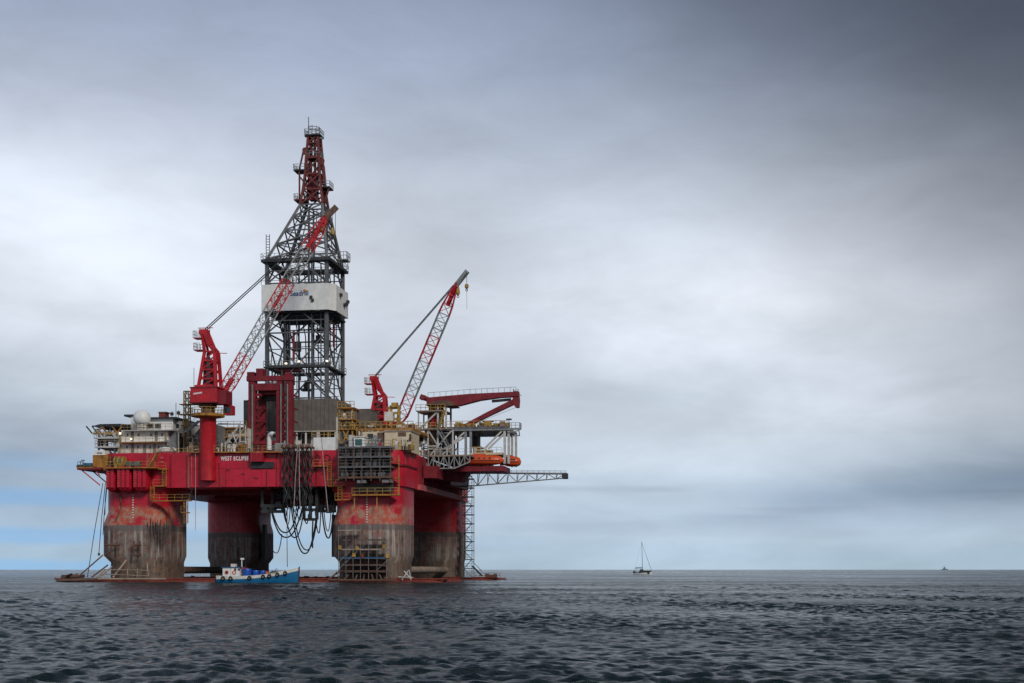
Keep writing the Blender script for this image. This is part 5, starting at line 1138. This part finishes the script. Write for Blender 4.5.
# folding crane
fc = px_thing('knuckle_boom_crane', 'dark red folding crane with jib tucked under its main boom', 'crane', 432, FV + 2.5, zz[3] + .2)
Q = lambda x, y: (at(x, y, FV + 2).x, at(x, y, FV + 2).z)
MB().prism([Q(x, y) for x, y in ((427, 397), (430, 397.8), (470, 394.3), (518, 392), (519, 396.5), (500, 397.7), (480, 400.5), (459, 406), (447, 403.5), (427.5, 405.5))], FV + 1.2, FV + 3.2).build('main_boom', 'red_dark', fc)
MB().prism([Q(x, y) for x, y in ((514, 391.5), (518.8, 391.5), (519.5, 400), (519, 407.5), (516, 407.8), (512.5, 403.5))], FV + 1.4, FV + 3.0).build('knuckle', 'red_dark', fc)
MB().prism([Q(x, y) for x, y in ((513, 399.5), (516, 403.5), (490, 415.8), (458, 431.5), (455, 431), (456, 429), (486, 413))], FV + 1.5, FV + 2.9).build('jib', 'red_dark', fc)
MB().tube([at(492, 401.3, FV + 2.2), at(511, 399.5, FV + 2.2)], .28, 8).build('hydraulic_cylinder', 'derrick', fc, 40)
MB().tube([at(420.5, 396.5, FV + 2.2), at(428, 399.5, FV + 2.2)], [.55, .5], 10).build('boom_tail', 'red_dark', fc, 40); MB().pbox(420.2, 395, 424.5, 399.5, FV + 1.5, 1.4).build('winch', 'red_dark', fc)
MB().prism([Q(x, y) for x, y in ((428, 406.5), (434, 403.2), (446, 401.5), (454, 402.8), (458, 406.8), (450, 407.4), (440, 405.5))], FV - .6, FV + 4.6).build('canopy', 'brown', fc)
b = MB(); pts = [at(x, y, FV + 1.3) for x, y in ((428, 397.3), (470, 394), (516, 391.6))]; b.rail(pts, .9, 1.2, .07, 1); b.build('handrail', 'steel', fc)
MB().lathe((at(436, 420, FV + 2.5).x, FV + 2.5, zz[3] + .2), [(1.5, 0), (1.5, at(436, 403, FV + 2).z - zz[3] - .1)], 16).build('slewing_column', 'ochre', fc, 40)
rope(fc, at(517, 407, FV + 2), at(458, 430.5, FV + 1.3), .03, 'hoist_rope'); b = MB()
for x in (513.5, 516, 518): b.beam(at(x, 391.7, FV + 2), at(x, 389, FV + 2), .12)
b.beam(at(513, 389.4, FV + 2), at(521.5, 396, FV + 2), .1); b.build('boom_tip_frame', 'dark', fc)
# upper right deck on tall legs
ud2 = px_thing('upper_pipe_deck', 'grey overhanging upper deck with yellow machinery along its top', 'deck', 480, FV, 24.2)
a, c = at(446, 427, FV), at(507, 427, FV); zt = at(480, 426.5, FV).z
MB().box((a.x, FV, zt - .75), (c.x, FV + 14, zt)).build('deck_slab', 'derrick', ud2); MB().box((a.x, FV - .12, zt - .8), (c.x + 2.6, FV - .01, zt - .55)).build('edge_beam', 'steel', ud2)
MB().box((c.x, FV + .5, zt - .5), (c.x + 2.4, FV + 3, zt - .3)).build('end_landing', 'steel', ud2)
MB().rail([(c.x, FV + .5, zt - .3), (c.x + 2.4, FV + .5, zt - .3), (c.x + 2.4, FV + 3, zt - .3)], 1.0, .8, .09).build('handrail', 'steel', ud2)
for (xa, ya), (xb, yb) in (((508, 432.5), (519.5, 430.5)), ((519, 430), (519.5, 436)), ((512, 436), (520, 435.5))): member('davit_arm', at(xa, ya, FV), at(xb, yb, FV), .2, 'steel', ud2)
for x in (465.5, 470.5, 504.5, 508.5):
    for vv in (FV + .3, FV + 10): member('leg', Vector((at(x, 455, FV).x, vv, 24.2 if x < 480 else 23.0)), Vector((at(x, 455, FV).x, vv, zt - .75)), .45, 'frame_white' if x > 480 else 'steel', ud2)
for (xa, ya), (xb, yb) in (((484, 449), (502, 431)), ((488, 449), (505, 433)), ((453, 443), (465, 432)), ((448, 447), (465, 437))): member('brace', at(xa, ya, FV + .3), at(xb, yb, FV + .3), .32, 'frame_white', ud2)
MB().rail([(a.x, FV, zt), (c.x, FV, zt)], 1.1, 1.1, .1).build('handrail', 'yellow', ud2)
for k in range(34):
    u = random.uniform(a.x + .5, c.x - 1.2); w = random.uniform(.4, 1.5); h = random.uniform(.3, 1.2); v = random.uniform(FV + .4, FV + 4); MB().box((u, v, zt), (u + w, v + .8, zt + h)).build('machine_unit', ('yellow', 'brown', 'ochre', 'tan', 'dark', 'yellow')[k % 6], ud2)
for x, y in ((485, 421.5), (491, 421.5), (509, 419.5)): p = at(x, y, FV + 2); o = MB().beam((p.x, FV + 2, zt), (p.x, FV + 2, p.z), .12); o.box((p.x - .5, FV + 1.6, p.z - .1), (p.x + .5, FV + 2.4, p.z + .15)); o.build('light_fitting', 'dark', ud2)
o = MB().pbox(470, 452.8, 502, 454.6, FV - .8, 8).build('lower_landing', 'cream', ud2); a2, c2_ = at(470, 452.8, FV - .8), at(502, 452.8, FV - .8); MB().rail([(a2.x, FV - .8, a2.z), (c2_.x, FV - .8, a2.z)], 1.0, 1.0, .08).build('handrail', 'frame_white', o)
for k in range(6): p = at(474 + k * 3.2, 452.6, FV); MB().box((p.x, FV, p.z), (p.x + .5, FV + 1, p.z + random.uniform(.4, .9))).build('locker', ('cream', 'yellow', 'tan')[k % 3], ud2)
MB().pbox(472, 436, 478, 448, FV + 4, 2).build('hose_reel_cabinet', 'dark', ud2); MB().pbox(472, 446.5, 481, 448, FV + 3, 3).build('ledge', 'yellow', ud2)
# lifeboats and their red beam
lbm = px_thing('davit_beam', 'dark red davit beam below the orange lifeboats', 'davit', 488, FV, 21.8)
MB().pbox(452, 466.3, 504, 471, FV - 3.2, 8).build('beam', 'red_dark', lbm); MB().prism([Q(x, y) for x, y in ((440, 471), (470, 471), (462, 482), (440, 480))], FV + .5, FV + 5).build('bracket', 'red_dark', lbm)
def lifeboat(label, xc, yc, v, L, axis):
    p = at(xc, yc, v); t = thing('lifeboat', label, 'lifeboat', (p.x, v, p.z - 1.0), 'orange enclosed lifeboats')
    o = boat_shell(MB(), p, L, 2.9, 2.3, .36, 14, .55, axis).build('hull', 'orange', t, 50)
    MB().box(p + Vector((-L * .22, -.8, .7)) if axis == 0 else p + Vector((-.8, -L * .2, .7)), p + Vector((L * .05, .8, 1.35)) if axis == 0 else p + Vector((.8, L * .1, 1.35))).build('conning_hatch', 'orange', t)
    rg_ = MB()
    for i in range(14): a0 = (i / 14 - .5) * L * .86; b0 = ((i + 1) / 14 - .5) * L * .86; k0 = -1.47 * (1 - abs(2 * i / 14 - 1) ** 3 * .55); rg_.beam(p + (Vector((a0, k0, 0)) if axis == 0 else Vector((k0, a0, 0))), p + (Vector((b0, k0, 0)) if axis == 0 else Vector((k0, b0, 0))), .12)
    rg_.build('rubbing_strake', 'rustred', t)
    for i in range(4): q = p + (Vector(((i - 1.5) * L * .13, -1.38, .45)) if axis == 0 else Vector(((i - 1.5) * .5, -L * .47, .4))); MB().box(q - Vector((.16, .08, .12)), q + Vector((.16, .08, .12))).build('window', 'glass', o)
    return t
lifeboat('orange enclosed lifeboat hanging beside the white legs at right', 483, 460.8, FV - 2.6, 8.2, 0)
lb2 = lifeboat('small orange lifeboat bow sticking out beyond the outermost legs', 512, 462.2, FV + 2, 3.6, 0)
MB().tube([at(500, 464, FV + 2), at(509, 463, FV + 2)], .35, 8).build('davit_arm', 'red_dark', lb2, 40)
# burner boom
BVv = 6.0
bo = px_thing('burner_boom', 'long grey lattice burner boom reaching out over the sea at right', 'boom', 470, BVv, 20.0)
n = 10; TL = [at(468 + (566 - 468) * i / n, 472.5 + 1.0 * i / n, BVv) for i in range(n + 1)]; BL = [at(468 + (566 - 468) * i / n, 486.3 - 8.3 * i / n, BVv) for i in range(n + 1)]
off = Vector((0, 2.2, 0))
for i in range(n):
    for A_ in (TL, BL):
        member('chord', A_[i], A_[i + 1], .24, 'steel', bo, shape='pipe')
    member('chord', TL[i] + off, TL[i + 1] + off, .22, 'steel', bo, shape='pipe')
    member('diagonal', (BL if i % 2 else TL)[i], (TL if i % 2 else BL)[i + 1], .17, 'steel', bo, shape='pipe'); member('tie', TL[i], TL[i] + off, .15, 'steel', bo, shape='pipe'); member('tie', TL[i], TL[i + 1] + off, .12, 'steel', bo, shape='pipe')
    member('web', TL[i], BL[i], .15, 'steel', bo, shape='pipe'); member('web', TL[i] + off, BL[i], .15, 'steel', bo, shape='pipe')
MB().rail([TL[0], TL[-1]], .55, 1.1, .07).build('handrail', 'steel', bo); MB().box(TL[-1] + Vector((-.8, -.4, -1)), TL[-1] + Vector((.2, 2.4, .1))).build('burner_head', 'dark', bo)
member('root_strut', TL[0], Vector((29.2, BVv, 21.5)), .4, 'steel', bo); member('root_strut', BL[0], Vector((29.2, BVv, 19.5)), .4, 'steel', bo)
# stair tower down the far right column
stt = thing('stair_tower', 'open scaffold stair tower down the rear right column', 'stair tower', (at(467, 560, 20).x, 20, .4))
u0, u1 = at(462.2, 540, 20).x, at(472, 540, 20).x
for u in (u0, u1):
    for v in (20, 22.4): member('standard', (u, v, .4), (u, v, 22.0), .14, 'derrick', stt, shape='pipe')
n = 11
for i in range(n + 1):
    z = .6 + i * 1.94; MB().box((u0 - .1, 19.9, z - .12), (u1 + .1, 22.5, z + .08)).build('landing', 'derrick', stt)
    MB().rail([(u0, 19.95, z), (u1, 19.95, z)], 1.0, .9, .09).build('handrail', 'derrick', stt)
    if i < n: A_, B_ = (u0 + .2, u1 - .2) if i % 2 else (u1 - .2, u0 + .2); MB().beam((A_, 20.9, z), (B_, 20.9, z + 1.94), .7, .07).build('flight', 'steel', stt)
gp = thing('gangway', 'low dark gangway and rails on the right end of the pontoon', 'gangway', (33, 24, .42))
MB().stair(at(482, 576, 22), at(472.5, 566, 22), .9).build('stairway', 'dark', gp); a, c = at(475, 575, 21), at(500, 575, 21); MB().rail([(a.x, 21, .45), (c.x, 21, .45)], 1.1, 1.0, .08).build('handrail', 'brown', gp)
for x in (487, 491, 495): p = at(x, 576, 23); MB().box((p.x - .3, 22.5, .42), (p.x + .4, 23.5, .42 + random.uniform(.6, 1.3))).build('bollard_box', 'brown', gp)

# ================================================================== BOATS
def boat_hull(mb_sets, st):
    """st: stations (x, half beam at deck, half beam at water, sheer z); returns lists for lower hull, bulwark"""
    lo, up = [], []
    for x, bd, bw, zs, cap in st:
        zc = zs - cap
        lo.append([(x, -bd * .98, zc), (x, -(bd * .55 + bw * .45), zc * .45), (x, -bw, 0), (x, -bw * .5, -.45), (x, 0, -.65), (x, bw * .5, -.45), (x, bw, 0), (x, bd * .55 + bw * .45, zc * .45), (x, bd * .98, zc)])
        up.append([(x, -bd * 1.01, zc), (x, -bd * 1.04, zs), (x, -bd * .97, zs), (x, -bd * .95, zc - .02), (x, bd * .95, zc - .02), (x, bd * .97, zs), (x, bd * 1.04, zs), (x, bd * 1.01, zc)])
    return lo, up
BY = 240.0; bx = (258 - 512) / FPX * BY
bt_ = thing('fishing_boat', 'blue wooden boat with white bulwark and tyre fenders beside the rig', 'boat', world=(bx, BY, -.05), rotz=R(-5))
st = [(-6.8, 1.45, 1.1, 1.35, .62), (-5.2, 1.75, 1.5, 1.28, .56), (-3, 1.9, 1.75, 1.25, .52), (0, 1.95, 1.8, 1.38, .5), (3, 1.75, 1.45, 1.72, .5), (5, 1.2, .8, 2.15, .5), (6.3, .5, .25, 2.5, .52), (6.95, .08, .04, 2.7, .54)]
lo, up = boat_hull(None, st)
h_ = MB().loft(lo).build('hull', 'hullblue', bt_, 45); bw_ = MB().loft(up).build('bulwark', 'dirtywhite', bt_, 30)
MB().beam((6.98, 0, -.3), (7.1, 0, 2.85), .16, .22).build('stem_post', 'dark', bt_); MB().box((-7.05, -1.3, .25), (-6.78, 1.3, .95)).build('rubbing_fender', 'black', bt_)
bl_ = MB(); bl_.loft([[(x, s * (b * 1.0 + .03), .0), (x, s * (b + .03), .22), (x, s * (b - .1), .22), (x, s * (b - .1), 0)] for x, _, b, *_r in st for s in (-1,)]); bl_.build('boot_stripe', 'dark', bt_)
for k, x in enumerate((-5.5, -4.15, -.9, 1.4, 2.45, 3.75, 5.0)):
    i = [j for j in range(len(st) - 1) if st[j][0] <= x <= st[j + 1][0]][0]; f = (x - st[i][0]) / (st[i + 1][0] - st[i][0]); yb_ = st[i][1] + (st[i + 1][1] - st[i][1]) * f; zb_ = st[i][3] + (st[i + 1][3] - st[i][3]) * f
    MB().torus((x, -yb_ * 1.02 - .1, zb_ - .42), (0.15, 1, 0), .27, .12, 14, 7).build('tyre_fender', 'black', bt_, 60)
wh = MB().loft([[(x, y, z) for x, y in ((-5.75, -1.15), (-2.85, -1.15), (-2.85, 1.15), (-5.75, 1.15))] for z in (.7, 2.65)]).build('wheelhouse', 'white', bt_)
MB().box((-5.9, -1.3, 2.65), (-2.65, 1.3, 2.8)).build('roof', 'tarp', wh); MB().box((-4.55, -.5, 2.8), (-3.75, .5, 3.3)).build('roof_locker', 'dirtywhite', wh)
MB().box((-4.36, -1.18, .8), (-4.30, -1.14, 2.62)).build('corner_seam', 'tan', wh)
for x in (-5.05, -3.75):
    MB().torus((x, -1.19, 1.85), (0, 1, 0), .27, .075, 16, 7).build('lifebuoy', 'orange', wh, 60); MB().tube([(x, -1.17, 1.85), (x, -1.13, 1.85)], .2, 12).build('porthole', 'glass' if x < -4 else 'white', wh)
for x in (-3.6, -2.95): MB().box((x - .18, -1.18, 2.15), (x + .18, -1.14, 2.5)).build('window', 'glass', wh)
MB().tube([(-2.7, -.3, 2.7), (-2.7, -.3, 4.2)], .09, 8).build('exhaust_pipe', 'white', bt_, 50); MB().box((-2.9, -.45, 4.0), (-2.3, -.15, 4.3)).build('radar', 'white', bt_); MB().tube([(-2.2, 0, 1), (-2.0, 0, 5.0)], .04, 5).build('mast', 'dark', bt_); MB().tube([(-5.3, .4, 2.8), (-5.3, .4, 4.4)], .03, 5).build('antenna', 'dark', bt_)
MB().box((-2.6, -.6, 2.5), (-1.9, .6, 2.65)).build('red_awning', 'crane_red', bt_)
def drum(x, y, r, h, label):
    t = thing('blue_drum', label, 'drum', world=bt_.location + Matrix.Rotation(R(-5), 3, 'Z') @ Vector((x, y, 1.0)), rotz=R(-5), group='blue drums on the boat')
    MB().lathe((0, 0, 0), [(r * .95, 0), (r, .05), (r, h * .33), (r * 1.05, h * .35), (r, h * .37), (r, h * .66), (r * 1.05, h * .68), (r, h * .7), (r, h * .96), (r * .93, h)], 18).build('shell', 'blue', t, 40); MB().lathe((r * .5, 0, h), [(.06, 0), (.06, .05)], 8).build('bung', 'black', t)
drum(-1.75, -.35, .72, 1.5, 'biggest blue drum, next to the boat wheelhouse'); drum(-.25, -.4, .55, 1.22, 'middle blue drum on the boat deck'); drum(.95, -.4, .52, 1.18, 'right-hand blue drum amidships on the boat')
nh = thing('net_heap', 'grey-green heap of netting on the boat foredeck', 'net', world=bt_.location + Matrix.Rotation(R(-5), 3, 'Z') @ Vector((2.7, -.2, 1.2)), rotz=R(-5))
rng_ = random.Random(4); b = MB(); b.loft([[(x + rng_.uniform(-.08, .08), math.cos(a) * w, max(0, math.sin(a) * h) + rng_.uniform(-.04, .04)) for a in [i * math.pi / 7 for i in range(8)]] for x, w, h in ((-1.2, .2, .1), (-.8, .7, .55), (-.2, .9, .95), (.4, .8, 1.0), (.9, .6, .6), (1.3, .2, .1))]); b.build('netting', 'net', nh, 60)
MB().tube([(.1, -.2, 0), (.5, -.2, 1.4), (1.3, -.2, .2)], .05, 5).build('gallows_frame', 'dark', nh)
ob_ = tag(MB().ball((0, 0, 0), .3, 12).build('mooring_buoy', 'orange', None, 60), 'round orange buoy on the boat deck beside the net heap', 'buoy'); ob_.location = bt_.location + Matrix.Rotation(R(-5), 3, 'Z') @ Vector((1.7, -.6, 1.75))
# sailing yacht
SY = 640.0
sy = thing('sailing_yacht', 'small white sailing yacht with bare mast far out to the right', 'sailboat', world=((642.5 - 512) / FPX * SY, SY, 0), rotz=R(-24))
st = [(-4.2, 1.2, 1.0, 1.0, .3), (-2, 1.5, 1.3, 1.0, .28), (0, 1.6, 1.35, 1.1, .28), (2.4, 1.1, .8, 1.3, .28), (4.0, .35, .2, 1.5, .3), (4.5, .05, .03, 1.6, .3)]
lo, up = boat_hull(None, st); MB().loft(lo).build('hull', 'white', sy, 45); MB().loft(up).build('gunwale', 'dark', sy, 30)  # gunwale coloured dark to paint in the shade on the bow side
MB().loft([[(x, y, z) for x, y in ((-1.4, -1), (2.2, -.6), (2.2, .6), (-1.4, 1))] for z in (.8, 1.75)]).build('cabin', 'dark', sy)
MB().box((-3.2, -1.2, 2.75), (-.3, 1.2, 2.9)).build('bimini', 'dark', sy); b = MB()
for x in (-3.1, -.4):
    for y in (-1.1, 1.1): b.beam((x, y, 1), (x, y, 2.8), .07)
b.build('bimini_frame', 'steel', sy); MB().box((-1.0, -.7, 1.7), (.2, .7, 2.4)).build('windscreen', 'glass', sy)
MB().tube([(.0, 0, 1.2), (-.35, 0, 14.9)], [.13, .09], 8).build('mast', 'derrick', sy, 50); MB().tube([(-.1, 0, 3.2), (-3.4, 0, 3.1)], .12, 8).build('boom', 'dark', sy, 50)
MB().tube([(4.3, 0, 1.6), (-.3, 0, 14.2)], [.1, .05], 6).build('furled_jib', 'derrick', sy, 50); MB().tube([(-4.1, 0, 1.2), (-.35, 0, 14.8)], .02, 4).build('backstay', 'dark', sy); MB().box((1.6, -1.0, .5), (3.6, .7, 1.8)).build('bow_shade', 'dark', sy)  # last box is an added dark block that paints the bow's shade
MB().box((-4.2, -.5, 1.0), (-3.7, .5, 1.7)).build('stern_locker', 'dark', sy)
# distant workboat on the horizon
SY = 5200.0
fs = thing('distant_ship', 'tiny grey ship silhouette on the horizon at far right', 'ship', world=((944.5 - 512) / FPX * SY, SY, -.5), rotz=R(8))
st = [(-12, 3.2, 2.8, 3.6, .8), (-6, 3.6, 3.2, 3.4, .8), (2, 3.6, 3.2, 3.8, .8), (8, 2.2, 1.6, 4.8, .8), (12, .2, .1, 5.8, .8)]
lo, up = boat_hull(None, st); MB().loft(lo).build('hull', 'farship', fs); MB().loft(up).build('bulwark', 'farship', fs)
MB().box((-4, -2.5, 3), (3, 2.5, 8.5)).build('superstructure', 'farship', fs); MB().box((-2, -2, 8.5), (2, 2, 11.5)).build('bridge', 'farship', fs); MB().tube([(-.5, 0, 11.5), (-.5, 0, 20)], [.5, .3], 6).build('mast', 'farship', fs); MB().tube([(-5, 0, 3), (-9, 0, 15)], .3, 6).build('derrick_post', 'farship', fs)
